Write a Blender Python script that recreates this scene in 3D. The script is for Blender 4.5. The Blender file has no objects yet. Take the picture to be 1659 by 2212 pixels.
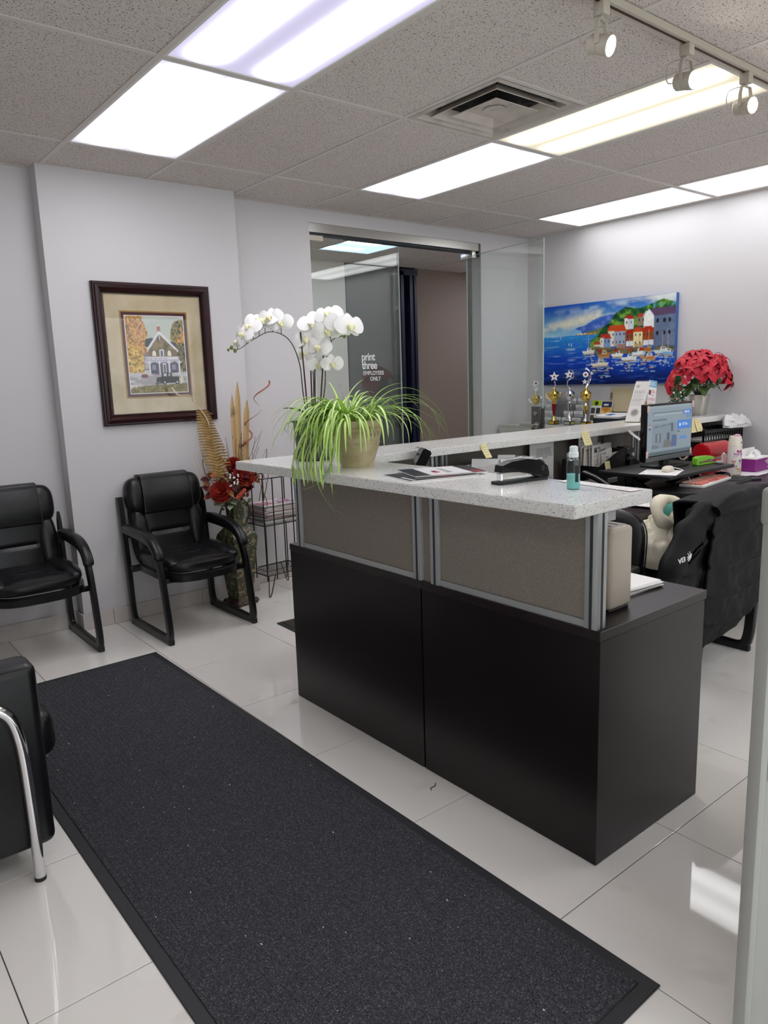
import bpy, bmesh, math, random
import numpy as np
from mathutils import Vector, Matrix, noise

S = bpy.context.scene
random.seed(7)
PI = math.pi

# ------------------------------------------------------------------ camera, world, exposure
def add_camera():
    cd = bpy.data.cameras.new('camera')
    cd.sensor_fit = 'HORIZONTAL'; cd.sensor_width = 36.0
    cd.lens = 36.0 * 1584.2583 / 1659.0
    cd.clip_start = 0.05
    o = bpy.data.objects.new('camera', cd); S.collection.objects.link(o)
    a, b, c = 0.6758, -0.1807, -0.0329          # yaw from +Y towards +X, pitch, roll
    f0 = Vector((math.sin(a), math.cos(a), 0)); r0 = Vector((math.cos(a), -math.sin(a), 0)); u0 = Vector((0, 0, 1))
    f = f0 * math.cos(b) + u0 * math.sin(b); u = u0 * math.cos(b) - f0 * math.sin(b)
    r = r0 * math.cos(c) + u * math.sin(c); u = u * math.cos(c) - r0 * math.sin(c)
    m = Matrix((r, u, -f)).transposed().to_4x4(); m.translation = Vector((-1.2952, -2.8875, 1.4732))
    o.matrix_world = m
    S.camera = o
add_camera()
w = bpy.data.worlds.new('world'); S.world = w; w.use_nodes = True
w.node_tree.nodes['Background'].inputs[0].default_value = (0.93, 0.95, 1.0, 1)      # overcast daylight outside the shop front
w.node_tree.nodes['Background'].inputs[1].default_value = 1.15
S.view_settings.view_transform = 'Standard'
S.view_settings.look = 'None'
S.view_settings.gamma = 1.0
S.view_settings.use_curve_mapping = False
S.view_settings.exposure = 1.08
LAMP = 3.0            # radiance of a fluorescent lens at its tubes
S.cycles.max_bounces = 10; S.cycles.diffuse_bounces = 5; S.cycles.glossy_bounces = 4
S.cycles.transmission_bounces = 8; S.cycles.transparent_max_bounces = 12
S.cycles.caustics_refractive = False; S.cycles.caustics_reflective = False
S.cycles.sample_clamp_indirect = 4.0

# ------------------------------------------------------------------ helpers
def lin(c):
    return c / 12.92 if c <= 0.04045 else ((c + 0.055) / 1.055) ** 2.4
def C(h):
    h = h.lstrip('#'); return tuple(lin(int(h[i:i + 2], 16) / 255) for i in (0, 2, 4)) + (1.0,)

class MB:
    """collects shapes into one mesh"""
    def __init__(s): s.v = []; s.f = []; s.c = []; s.sm = []
    def add(s, vs, fs, smooth=True, cols=None):
        n = len(s.v); s.v += [tuple(v) for v in vs]
        s.f += [tuple(i + n for i in f) for f in fs]; s.sm += [smooth] * len(fs)
        if cols is not None: s.c += [(n + i, c) for i, c in enumerate(cols)]
        return s
    def box(s, x0, x1, y0, y1, z0, z1):
        v = [(x, y, z) for z in (z0, z1) for y in (y0, y1) for x in (x0, x1)]
        return s.add(v, [(0, 2, 3, 1), (4, 5, 7, 6), (0, 1, 5, 4), (2, 6, 7, 3), (0, 4, 6, 2), (1, 3, 7, 5)], False)
    def rbox(s, x0, x1, y0, y1, z0, z1, r=0.005, seg=2, mat=None):
        bm = bmesh.new(); bmesh.ops.create_cube(bm, size=1)
        for v in bm.verts:
            v.co = Vector(((x0 + x1) / 2 + v.co.x * (x1 - x0), (y0 + y1) / 2 + v.co.y * (y1 - y0), (z0 + z1) / 2 + v.co.z * (z1 - z0)))
        bmesh.ops.bevel(bm, geom=list(bm.edges), offset=r, segments=seg, profile=0.5, affect='EDGES')
        return s._bm(bm, mat)
    def _bm(s, bm, mat=None, smooth=True):
        bm.verts.index_update()
        vs = [(mat @ v.co if mat else v.co.copy()) for v in bm.verts]
        fs = [tuple(v.index for v in f.verts) for f in bm.faces]
        bm.free(); return s.add(vs, fs, smooth)
    def prism(s, poly, z0, z1, m=None, smooth=False):
        n = len(poly); vs = [Vector((x, y, z0)) for x, y in poly] + [Vector((x, y, z1)) for x, y in poly]
        if m: vs = [m @ v for v in vs]
        fs = [tuple(range(n - 1, -1, -1)), tuple(range(n, 2 * n))] + [(i, (i + 1) % n, n + (i + 1) % n, n + i) for i in range(n)]
        return s.add(vs, fs, smooth)
    def lathe(s, prof, n=24, c=(0, 0, 0), m=None, sq=None):
        vs = []; fs = []
        for r, z in prof:
            for k in range(n):
                a = 2 * PI * k / n
                x, y = r * math.cos(a), r * math.sin(a)
                v = Vector((x, y, z)); v = (m @ v) if m else v
                vs.append(v + Vector(c))
        for i in range(len(prof) - 1):
            for k in range(n):
                k2 = (k + 1) % n
                fs.append((i * n + k, i * n + k2, (i + 1) * n + k2, (i + 1) * n + k))
        if prof[0][0] > 1e-6: fs.append(tuple(range(n - 1, -1, -1)))
        if prof[-1][0] > 1e-6: fs.append(tuple((len(prof) - 1) * n + k for k in range(n)))
        return s.add(vs, fs, True)
    def cyl(s, p0, p1, r0, r1=None, n=12):
        p0 = Vector(p0); p1 = Vector(p1); d = p1 - p0
        m = d.to_track_quat('Z', 'Y').to_matrix()
        return s.lathe([(0, 0), (r0, 0), (r0 if r1 is None else r1, d.length), (0, d.length)], n, p0, m)
    def ball(s, c, r, nu=12, nv=8, e1=1.0, e2=1.0, m=None):
        """superellipsoid: r is a number or (a,b,c)"""
        if not isinstance(r, (tuple, list)): r = (r, r, r)
        pw = lambda x, e: math.copysign(abs(x) ** e, x)
        vs = []; fs = []
        for j in range(nv + 1):
            t = -PI / 2 + PI * j / nv
            for i in range(nu):
                p = 2 * PI * i / nu
                v = Vector((r[0] * pw(math.cos(t), e1) * pw(math.cos(p), e2), r[1] * pw(math.cos(t), e1) * pw(math.sin(p), e2), r[2] * pw(math.sin(t), e1)))
                vs.append((m @ v if m else v) + Vector(c))
        for j in range(nv):
            for i in range(nu):
                i2 = (i + 1) % nu
                fs.append((j * nu + i, j * nu + i2, (j + 1) * nu + i2, (j + 1) * nu + i))
        return s.add(vs, fs, True)
    def sweep(s, path, rx, ry=None, n=10, e=1.0, ref=None, caps=True, taper=None):
        """tube along a path; rx along the reference axis, ry across it; e<1 squares the section"""
        P = [Vector(p) for p in path]; ry = ry or rx
        pw = lambda x: math.copysign(abs(x) ** e, x)
        vs = []; fs = []; prev = Vector(ref) if ref else None
        for i, p in enumerate(P):
            t = (P[min(i + 1, len(P) - 1)] - P[max(i - 1, 0)]).normalized()
            if prev is None: prev = t.orthogonal().normalized()
            a = prev - t * prev.dot(t)
            a = a.normalized() if a.length > 1e-6 else t.orthogonal().normalized()
            if not ref: prev = a
            b = t.cross(a)
            k = taper(i / (len(P) - 1)) if taper else 1.0
            for j in range(n):
                q = 2 * PI * j / n
                vs.append(p + a * rx * k * pw(math.cos(q)) + b * ry * k * pw(math.sin(q)))
        for i in range(len(P) - 1):
            for j in range(n):
                j2 = (j + 1) % n
                fs.append((i * n + j, i * n + j2, (i + 1) * n + j2, (i + 1) * n + j))
        if caps: fs += [tuple(range(n - 1, -1, -1)), tuple((len(P) - 1) * n + j for j in range(n))]
        return s.add(vs, fs, True)
    def grid(s, fn, nu, nv, smooth=True, cols=None):
        vs = [fn(i / nu, j / nv) for j in range(nv + 1) for i in range(nu + 1)]
        fs = [(j * (nu + 1) + i, j * (nu + 1) + i + 1, (j + 1) * (nu + 1) + i + 1, (j + 1) * (nu + 1) + i) for j in range(nv) for i in range(nu)]
        return s.add(vs, fs, smooth, cols)
    def ribbon(s, path, wid, up=(0, 0, 1), fold=0.0, cols=None, twist=0.0):
        """flat blade along a path, five vertices across; cols = colours across"""
        P = [Vector(p) for p in path]; vs = []; cc = []
        L = len(P) - 1
        for i, p in enumerate(P):
            t = (P[min(i + 1, L)] - P[max(i - 1, 0)]).normalized()
            sd = t.cross(Vector(up)); sd = sd.normalized() if sd.length > 1e-4 else t.orthogonal().normalized()
            if twist: sd = Matrix.Rotation(twist * i / L, 3, t) @ sd
            nm = sd.cross(t)
            ww = wid(i / L)
            for k, q in enumerate((-1, -0.45, 0, 0.45, 1)):
                vs.append(p + sd * ww * q + nm * fold * ww * abs(q))
                if cols: cc.append(cols[k])
        fs = [(i * 5 + k, i * 5 + k + 1, i * 5 + k + 6, i * 5 + k + 5) for i in range(L) for k in range(4)]
        return s.add(vs, fs, True, cc if cols else None)
    def mesh(s, name, m):
        me = bpy.data.meshes.new(name); me.from_pydata(s.v, [], s.f)
        me.polygons.foreach_set('use_smooth', s.sm)
        if s.c:
            at = me.color_attributes.new('Col', 'FLOAT_COLOR', 'POINT')
            arr = np.ones((len(s.v), 4), dtype=np.float32)
            for i, c in s.c: arr[i, :len(c)] = c
            at.data.foreach_set('color', arr.ravel())
        me.validate(); me.update()
        if m: me.materials.append(m)
        return me
    def build(s, name, m, parent=None, loc=None, rot=None, label=None, sharp=35):
        me = s.mesh(name, m)
        if sharp and any(s.sm):
            me.set_sharp_from_angle(angle=math.radians(sharp))
        return put(name, me, parent, loc, rot, label)

def put(name, me, parent=None, loc=None, rot=None, label=None, scale=None):
    o = bpy.data.objects.new(name, me); S.collection.objects.link(o)
    if parent: o.parent = parent
    if loc: o.location = loc
    if rot: o.rotation_euler = rot
    if scale: o.scale = scale if isinstance(scale, (tuple, list)) else (scale,) * 3
    if label: o['label'] = label
    return o
def tag(o, label, cat, group=None):
    o['label'] = label; o['category'] = cat
    if group: o['group'] = group
    return o
def thing(name, label, cat, loc=(0, 0, 0), rz=0.0, group=None):
    o = put(name, None, None, loc, (0, 0, rz)); o.empty_display_size = 0.05
    return tag(o, label, cat, group)
def ordn(k):
    W_ = ['first', 'second', 'third', 'fourth', 'fifth', 'sixth', 'seventh', 'eighth', 'ninth', 'tenth', 'eleventh', 'twelfth', 'thirteenth', 'fourteenth', 'fifteenth', 'sixteenth', 'seventeenth', 'eighteenth', 'nineteenth', 'twentieth', 'twenty-first', 'twenty-second', 'twenty-third', 'twenty-fourth']
    return W_[k - 1]
def struct(o): o['kind'] = 'structure'; return o
def stuff(o): o['kind'] = 'stuff'; return o
def copy_tree(o, parent=None):
    c = o.copy(); S.collection.objects.link(c); c.parent = parent
    for ch in list(o.children): copy_tree(ch, c)
    return c
def bez(*P, n=12):
    """Catmull-Rom through the points"""
    P = [Vector(p) for p in P]; Q = [P[0] * 2 - P[1]] + P + [P[-1] * 2 - P[-2]]; out = []
    for i in range(1, len(Q) - 2):
        for k in range(n):
            t = k / n; a, b, c, d = Q[i - 1:i + 3]
            out.append(0.5 * ((2 * b) + (c - a) * t + (2 * a - 5 * b + 4 * c - d) * t * t + (3 * b - a - 3 * c + d) * t ** 3))
    return out + [P[-1]]
def text_mesh(name, txt, size, m, parent, mat4, ext=0.0004, align='LEFT', sx=1.0, label=None, bold=0.0, spacing=1.0):
    cu = bpy.data.curves.new(name, 'FONT'); cu.body = txt; cu.size = size; cu.extrude = ext; cu.align_x = align
    cu.offset = bold; cu.resolution_u = 3; cu.space_character = spacing
    t = bpy.data.objects.new(name, cu); S.collection.objects.link(t)
    bpy.context.view_layer.update()
    me = bpy.data.meshes.new_from_object(t.evaluated_get(bpy.context.evaluated_depsgraph_get()))
    bpy.data.objects.remove(t); me.name = name
    me.transform(Matrix.Diagonal((sx, 1, 1, 1)).to_4x4()); me.transform(mat4)
    me.materials.clear(); me.materials.append(m)
    return put(name, me, parent, label=label)

# ------------------------------------------------------------------ materials
MATS = {}
def mat(name, col, rough=0.5, metal=0.0, spec=0.5, bump=None, var=None, coat=0.0, trans=0.0, ior=1.45, sheen=0.0, emit=None, attr=False, alpha=1.0):
    m = bpy.data.materials.new(name); m.use_nodes = True; nt = m.node_tree; N = nt.nodes; L = nt.links
    b = N['Principled BSDF']; col = C(col) if isinstance(col, str) else col
    b.inputs['Base Color'].default_value = col; b.inputs['Roughness'].default_value = rough
    b.inputs['Metallic'].default_value = metal; b.inputs['Specular IOR Level'].default_value = spec
    b.inputs['Coat Weight'].default_value = coat; b.inputs['Transmission Weight'].default_value = trans
    b.inputs['IOR'].default_value = ior; b.inputs['Alpha'].default_value = alpha
    if sheen: b.inputs['Sheen Weight'].default_value = sheen
    if emit: b.inputs['Emission Color'].default_value = col; b.inputs['Emission Strength'].default_value = emit
    tc = N.new('ShaderNodeTexCoord')
    src = None
    if attr:
        a = N.new('ShaderNodeVertexColor'); a.layer_name = 'Col'; src = a.outputs['Color']
        L.new(src, b.inputs['Base Color'])
        if emit: L.new(src, b.inputs['Emission Color'])
    if var:                                     # (scale, colour2, low, high)
        n = N.new('ShaderNodeTexNoise'); n.inputs['Scale'].default_value = var[0]; n.inputs['Detail'].default_value = 4
        L.new(tc.outputs['Object'], n.inputs['Vector'])
        r = N.new('ShaderNodeMapRange'); r.inputs[1].default_value = var[2]; r.inputs[2].default_value = var[3]
        L.new(n.outputs['Fac'], r.inputs[0])
        mx = N.new('ShaderNodeMix'); mx.data_type = 'RGBA'
        L.new(r.outputs[0], mx.inputs['Factor'])
        if src: L.new(src, mx.inputs['A'])
        else: mx.inputs['A'].default_value = col
        mx.inputs['B'].default_value = C(var[1]) if isinstance(var[1], str) else var[1]
        L.new(mx.outputs['Result'], b.inputs['Base Color'])
    if bump:                                    # (scale, strength)
        n = N.new('ShaderNodeTexNoise'); n.inputs['Scale'].default_value = bump[0]; n.inputs['Detail'].default_value = 3
        L.new(tc.outputs['Object'], n.inputs['Vector'])
        bp = N.new('ShaderNodeBump'); bp.inputs['Strength'].default_value = bump[1]; bp.inputs['Distance'].default_value = 0.002
        L.new(n.outputs['Fac'], bp.inputs['Height']); L.new(bp.outputs['Normal'], b.inputs['Normal'])
    MATS[name] = m
    return m

def speck_mat(name, base, specks, rough, spec=0.5, coat=0.0, bump=0.0, world=False, mottle=None):
    """base colour with layers of irregular specks: (noise scale, threshold, colour)"""
    m = mat(name, base, rough, spec=spec, coat=coat); nt = m.node_tree; N = nt.nodes; L = nt.links; b = N['Principled BSDF']
    tc = N['Texture Coordinate']
    out = None
    if world:
        g = N.new('ShaderNodeNewGeometry'); vec = g.outputs['Position']
    else: vec = tc.outputs['Object']
    if mottle:
        n = N.new('ShaderNodeTexNoise'); n.inputs['Scale'].default_value = mottle[0]; n.inputs['Detail'].default_value = 5
        L.new(vec, n.inputs['Vector'])
        mx = N.new('ShaderNodeMix'); mx.data_type = 'RGBA'; L.new(n.outputs['Fac'], mx.inputs['Factor'])
        mx.inputs['A'].default_value = C(base); mx.inputs['B'].default_value = C(mottle[1]); out = mx.outputs['Result']
    for sc, th, col, w_ in specks:
        n = N.new('ShaderNodeTexNoise'); n.inputs['Scale'].default_value = sc; n.inputs['Detail'].default_value = 1.5
        n.inputs['Distortion'].default_value = 0.6
        mp = N.new('ShaderNodeMapping'); mp.inputs['Location'].default_value = (sc, th * 7, 3)
        L.new(vec, mp.inputs['Vector']); L.new(mp.outputs[0], n.inputs['Vector'])
        r = N.new('ShaderNodeMapRange'); r.inputs[1].default_value = th; r.inputs[2].default_value = th + w_
        L.new(n.outputs['Fac'], r.inputs[0])
        mx = N.new('ShaderNodeMix'); mx.data_type = 'RGBA'; L.new(r.outputs[0], mx.inputs['Factor'])
        if out: L.new(out, mx.inputs['A'])
        else: mx.inputs['A'].default_value = C(base)
        mx.inputs['B'].default_value = C(col); out = mx.outputs['Result']
        if bump:
            bp = N.new('ShaderNodeBump'); bp.inputs['Strength'].default_value = bump; bp.inputs['Distance'].default_value = 0.003; bp.invert = True
            L.new(r.outputs[0], bp.inputs['Height']); L.new(bp.outputs['Normal'], b.inputs['Normal']); bump = 0
    L.new(out, b.inputs['Base Color'])
    return m

WALL = mat('wall_paint', '#cfccce', 0.55, bump=(220, 0.12))
CEIL = speck_mat('acoustic_tile', '#dad1cb', [(140, 0.605, '#7d746d', 0.03), (330, 0.63, '#978e85', 0.04)], 0.9, bump=0.3, world=True, mottle=(8, '#d6cdc8'))
RAIL = mat('rail_enamel', '#d2ccc6', 0.5)
GROUT = mat('grout', '#5f5855', 0.8)
TILE = speck_mat('polished_tile', '#efeae2', [(6, 0.66, '#e8e3dc', 0.10)], 0.04, spec=0.6, coat=0.6, world=True, mottle=(1.6, '#f2efea'))
BASET = mat('base_tile', '#cfc8c4', 0.25, var=(6, '#c3bab6', 0.4, 0.7))
QUARTZ = speck_mat('speckled_quartz', '#ececE9', [(200, 0.645, '#85817a', 0.02), (420, 0.66, '#77736d', 0.02), (200, 0.67, '#fafaf8', 0.02)], 0.12, spec=0.5, mottle=(40, '#e6e6e2'))
WOOD = mat('espresso_laminate', '#120c0e', 0.30, spec=0.42, var=(3, '#1a1315', 0.35, 0.7))
WOODT = mat('espresso_top', '#20181a', 0.30, spec=0.5)
ALU = mat('brushed_aluminium', '#b9bdbd', 0.36, 0.45)
ALUD = mat('groove_dark', '#3c4044', 0.5, 0.4)
FABP = speck_mat('screen_fabric', '#8d857c', [(420, 0.56, '#736b63', 0.06), (380, 0.6, '#a39a90', 0.06)], 0.85, mottle=(60, '#857d74'))
LEATH = mat('black_leather', '#0c0c0f', 0.34, spec=0.5, bump=(260, 0.18))
LEATH2 = mat('black_leather_matte', '#0b0b0d', 0.48, spec=0.45, bump=(300, 0.2))
FRAME = mat('black_metal', '#101012', 0.3, spec=0.5)
PLAST = mat('black_plastic', '#141416', 0.42)
PLASTG = mat('black_gloss_plastic', '#0c0c0e', 0.15)
STITCH = mat('grey_stitch', '#4b4c50', 0.7)
CHROME = mat('chrome', '#e6e6e8', 0.08, 1.0)
STEEL = mat('satin_steel', '#bfbdb8', 0.3, 1.0, bump=(40, 0.05))
STEELD = mat('dark_steel', '#6d6c6c', 0.35, 0.9)
WHITE = mat('white_enamel', '#e4e2de', 0.4)
WARMW = mat('beige_enamel', '#cfc6b6', 0.4)
PAPER = mat('white_paper', '#f0efee', 0.75)
PAPER2 = mat('grey_paper', '#c9c5c2', 0.8)
INK = mat('black_ink', '#26262a', 0.7)
YNOTE = mat('yellow_note', '#eee3ae', 0.75)
GREYMET = mat('grey_cabinet', '#b9b8b3', 0.45, bump=(400, 0.05))
PRINT = mat('printed_sheet', '#ffffff', 0.6, spec=0.2, attr=True)
PRINTG = mat('glossy_print', '#ffffff', 0.25, attr=True)
def glass_mat(name, tint, refl=1.0):
    m = bpy.data.materials.new(name); m.use_nodes = True; N = m.node_tree.nodes; L = m.node_tree.links
    N.remove(N['Principled BSDF']); out = N['Material Output']
    t = N.new('ShaderNodeBsdfTransparent'); t.inputs[0].default_value = C(tint)
    g = N.new('ShaderNodeBsdfGlossy'); g.inputs['Roughness'].default_value = 0.0; g.inputs['Color'].default_value = (1, 1, 1, 1)
    fr = N.new('ShaderNodeFresnel'); fr.inputs['IOR'].default_value = 1.5
    mu = N.new('ShaderNodeMath'); mu.operation = 'MULTIPLY'; mu.inputs[1].default_value = refl; mu.use_clamp = True
    L.new(fr.outputs[0], mu.inputs[0])
    mx = N.new('ShaderNodeMixShader'); L.new(mu.outputs[0], mx.inputs[0]); L.new(t.outputs[0], mx.inputs[1]); L.new(g.outputs[0], mx.inputs[2])
    L.new(mx.outputs[0], out.inputs[0]); return m
GLASS = glass_mat('door_glass', '#fafdfb', 1.3)
ACRYL = glass_mat('clear_acrylic', '#f4f6f6', 0.4)
PICGL = glass_mat('picture_glass', '#fdfdfd', 0.5)
GLEDGE = mat('glass_edge', '#a3b3ae', 0.1, spec=0.6)

def lens_mat(name, tint, amp, base=0.40, sig=0.062, off=0.14, btint=None):
    """lit prismatic lens: two tubes glow through it, fine ribs along the lens"""
    m = bpy.data.materials.new(name); m.use_nodes = True; N = m.node_tree.nodes; L = m.node_tree.links
    N.remove(N['Principled BSDF']); out = N['Material Output']
    tc = N.new('ShaderNodeTexCoord'); sp = N.new('ShaderNodeSeparateXYZ'); L.new(tc.outputs['Object'], sp.inputs[0])
    def mth(op, a, b_=None, clamp=False):
        n = N.new('ShaderNodeMath'); n.operation = op; n.use_clamp = clamp
        for i, x in enumerate((a, b_)):
            if x is None: continue
            if isinstance(x, (int, float)): n.inputs[i].default_value = x
            else: L.new(x, n.inputs[i])
        return n.outputs[0]
    ax = mth('ABSOLUTE', sp.outputs[0])
    d = mth('SUBTRACT', ax, off); d = mth('DIVIDE', d, sig); d = mth('MULTIPLY', d, d)
    tube = mth('POWER', 2.718, mth('MULTIPLY', d, -1.0))
    ay = mth('ABSOLUTE', sp.outputs[1])
    endf = N.new('ShaderNodeMapRange'); endf.inputs[1].default_value = 0.60; endf.inputs[2].default_value = 0.47; endf.interpolation_type = 'SMOOTHSTEP'
    L.new(ay, endf.inputs[0])
    tube = mth('MULTIPLY', tube, endf.outputs[0])
    rib = mth('SINE', mth('MULTIPLY', sp.outputs[1], 2 * PI / 0.009))
    v = mth('ADD', mth('MULTIPLY', tube, amp), mth('ADD', base, mth('MULTIPLY', rib, 0.05 * base / 0.4)))
    em = N.new('ShaderNodeEmission'); L.new(v, em.inputs[1])
    mx = N.new('ShaderNodeMix'); mx.data_type = 'RGBA'; mx.inputs['A'].default_value = C(btint or tint); mx.inputs['B'].default_value = C(tint)
    L.new(mth('MULTIPLY', tube, 2.0, True), mx.inputs['Factor']); L.new(mx.outputs['Result'], em.inputs[0])
    L.new(em.outputs[0], out.inputs[0]); return m
LENS = lens_mat('lit_lens', '#fbfbff', LAMP * 1.85, .41, .078, .13, '#f0ecff')
LENSL = lens_mat('lit_lens_lavender', '#fafaff', LAMP * 2.4, .39, .054, .15, '#e6e0ff')
LENSR = lens_mat('lit_lens_right', '#fcfdff', LAMP * .28, 1.5, .085, .13)
LENSW = lens_mat('lit_lens_warm', '#fffdf6', LAMP * 2.0, .40, .058, .13, '#fff3d8')
LENSB = lens_mat('lit_lens_blue', '#eef4ff', LAMP * 3.0, .90, .045, .15, '#b4ceff')
def fix_glass(m):
    N = m.node_tree.nodes; L = m.node_tree.links
    fr = next(n for n in N if n.type == 'FRESNEL'); mu = next(n for n in N if n.type == 'MATH')
    lw = N.new('ShaderNodeLayerWeight'); lw.inputs[0].default_value = 0.5
    p = N.new('ShaderNodeMath'); p.operation = 'POWER'; p.inputs[1].default_value = 5.0; L.new(lw.outputs['Facing'], p.inputs[0])
    q = N.new('ShaderNodeMath'); q.operation = 'MULTIPLY_ADD'; q.inputs[1].default_value = 0.955; q.inputs[2].default_value = 0.045; L.new(p.outputs[0], q.inputs[0])
    L.new(q.outputs[0], mu.inputs[0]); N.remove(fr)
for m_ in (GLASS, PICGL): fix_glass(m_)

# ================================================================== ROOM SHELL
X0, X1, Y0, Y1, H = -2.6, 4.317, -5.2, 1.83, 2.705
PX0, PX1, PY = -0.036, 1.187, 1.6725        # the pier that carries the framed print
RY = 1.79                                   # recessed wall left of the pier
floor = struct(MB().box(X0 - .1, 6.2, Y0 - .1, 3.9, -0.06, -0.003).build('floor', GROUT))
def clip_tile(x0, x1, y0, y1, rects):
    for a, b, c, d in rects:
        u0, u1, v0, v1 = max(x0, a), min(x1, b), max(y0, c), min(y1, d)
        if u1 - u0 > 0.02 and v1 - v0 > 0.02: yield u0, u1, v0, v1
tile_cache = {}
def lay(name, key, sx, sy, t, m, parent, cx, cy, z, r):
    k = (key, round(sx, 4), round(sy, 4))
    if k not in tile_cache:
        b = MB(); h = t
        for_pts = [(-sx / 2, -sy / 2), (sx / 2, -sy / 2), (sx / 2, sy / 2), (-sx / 2, sy / 2)]
        inn = [(x - math.copysign(r, x), y - math.copysign(r, y)) for x, y in for_pts]
        vs = [(x, y, -h) for x, y in for_pts] + [(x, y, -r * .6) for x, y in for_pts] + [(x, y, 0) for x, y in inn]
        fs = [(3, 2, 1, 0), (8, 9, 10, 11)] + [(i + o, (i + 1) % 4 + o, (i + 1) % 4 + o + 4, i + o + 4) for o in (0, 4) for i in range(4)]
        tile_cache[k] = b.add(vs, fs, False).mesh(name, m)
    return put(name, tile_cache[k], parent, (cx, cy, z))
TX, TY, TS = 0.152, -1.7835, 0.6
rooms = [(X0, X1, Y0, RY), (PX1 + .005, X1, RY, Y1 + .0), (1.9, 6.1, Y1 + .13, 3.72)]
for i in range(-5, 11):
    for j in range(-6, 10):
        for u0, u1, v0, v1 in clip_tile(TX + i * TS, TX + (i + 1) * TS, TY + j * TS, TY + (j + 1) * TS, rooms):
            g = 0.0016
            lay('floor_tile', 'f', u1 - u0 - 2 * g, v1 - v0 - 2 * g, .004, TILE, floor, (u0 + u1) / 2, (v0 + v1) / 2, 0, .0008)

# walls
def wall(name, boxes, m=WALL):
    b = MB()
    for q in boxes: b.box(*q)
    return struct(b.build(name, m))
wall('wall_recess', [(X0 - .12, PX0, RY, RY + .12, 0, 2.76)])
wall('wall_pier', [(PX0, PX1, PY, 1.96, 0, 2.76)])
DX0, DX1, DZ = 1.872, 3.68, 2.612
wall('wall_far', [(PX1, DX0, Y1, 1.96, 0, 2.76), (DX0, DX1, Y1, 1.96, DZ, 2.76), (DX1, 4.42, Y1, 1.96, 0, 2.76)])
wall('wall_right', [(X1, X1 + .12, Y0, Y1, 0, 2.76)])
wall('wall_left', [(X0 - .12, X0, Y0, RY, 0, 2.76)])
wall('wall_rear', [(X0 - .12, X1 + .12, Y0 - .12, Y0, 0, .12), (X0 - .12, X1 + .12, Y0 - .12, Y0, 2.5, 2.76), (X0 - .12, -2.35, Y0 - .12, Y0, .12, 2.5), (4.05, X1 + .12, Y0 - .12, Y0, .12, 2.5)])
w1 = struct(MB().box(-2.35, 4.05, Y0 - .07, Y0 - .06, .12, 2.5).build('window_1', GLASS))          # shop front behind the camera
for x in (-2.32, -.75, .85, 2.45, 4.02): MB().box(x - .03, x + .03, Y0 - .10, Y0 - .02, .12, 2.5).build('mullion', ALU, w1)
BROWN = mat('taupe_paint', '#988679', 0.7); DKG = mat('dark_grey_door', '#6a6e6b', 0.5); NAVY = mat('navy_paint', '#1c1f38', 0.35)
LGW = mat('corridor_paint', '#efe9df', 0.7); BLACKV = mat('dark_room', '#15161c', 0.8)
wall('wall_corridor', [(1.5, 3.59, 3.75, 3.87, 0, 2.76)], LGW)
wall('wall_corridor_right', [(4.60, 6.2, 3.75, 3.87, 0, 2.76), (6.1, 6.2, 1.96, 3.75, 0, 2.76)], BROWN)
wall('wall_corridor_left', [(1.5, 1.62, 1.96, 3.75, 0, 2.76), (4.42, 6.2, 1.9, 1.96, 0, 2.76)], LGW)
d3 = struct(MB().box(3.59, 4.36, 3.80, 3.87, 0, 2.76).build('door_3', DKG))
MB().box(3.62, 3.66, 3.765, 3.80, 0, 2.6).build('door_stile', DKG, d3)
MB().rbox(3.70, 3.80, 3.74, 3.80, 1.0, 1.03, .006).build('door_lever', STEEL, d3)
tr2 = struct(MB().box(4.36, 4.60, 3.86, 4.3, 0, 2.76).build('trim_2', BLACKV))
MB().box(4.34, 4.385, 3.70, 3.86, 0, 2.66).build('frame_post', NAVY, tr2)
b = MB().box(4.475, 4.50, 3.70, 3.86, 0, 2.62).box(4.505, 4.54, 3.715, 3.86, 0, 2.62).box(4.545, 4.58, 3.70, 3.86, 0, 2.62)
b.build('frame_post', NAVY, tr2)
MB().box(4.34, 4.60, 3.70, 3.86, 2.62, 2.69).build('frame_head', NAVY, tr2)
for k in range(9):
    MB().box(4.39, 4.47, 3.80, 3.858, .35 + k * .235, .35 + k * .235 + .10 + .05 * (k % 3 == 0)).build('shelf_box', mat('shelf_box_%d' % k, ['#c9cdd6', '#3a3c46', '#8f95a5', '#5a5560'][k % 4], .6), tr2)

# baseboards: single tiles along each wall foot
def base_run(name, p0, p1, nrm, h=.1, first=.42, step=.6):
    p0 = Vector((*p0, 0)); p1 = Vector((*p1, 0)); d = (p1 - p0); L_ = d.length; d.normalize(); n = Vector((*nrm, 0))
    ang = math.atan2(d.y, d.x)
    root = struct(put(name, MB().box(0, L_, -.002, .001, 0, h - .004).mesh(name, GROUT), None, p0 + n * .002, (0, 0, ang)))
    x = 0; s = first; sgn = 1 if Matrix.Rotation(ang, 3, 'Z') @ Vector((0, 1, 0)) @ n > 0 else -1
    while x < L_ - 1e-4:
        e = min(x + s, L_); y0, y1 = (0, .012) if sgn > 0 else (-.012, 0)
        MB().rbox(x + .001, e - .001, y0, y1, .001, h, .0015, 1).build('base_tile', BASET, root); x = e; s = step
    return root
base_run('baseboard_pier', (PX0 - .012, PY), (PX1, PY), (0, -1), first=.19)
base_run('baseboard_return', (PX0, PY), (PX0, RY), (-1, 0), first=.3)
base_run('baseboard_recess', (X0, RY), (PX0 - .012, RY), (0, -1), first=.16)
base_run('baseboard_far', (PX1, Y1), (DX0, Y1), (0, -1), first=.3)
base_run('baseboard_right', (X1, Y0), (X1, Y1), (-1, 0))

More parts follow.
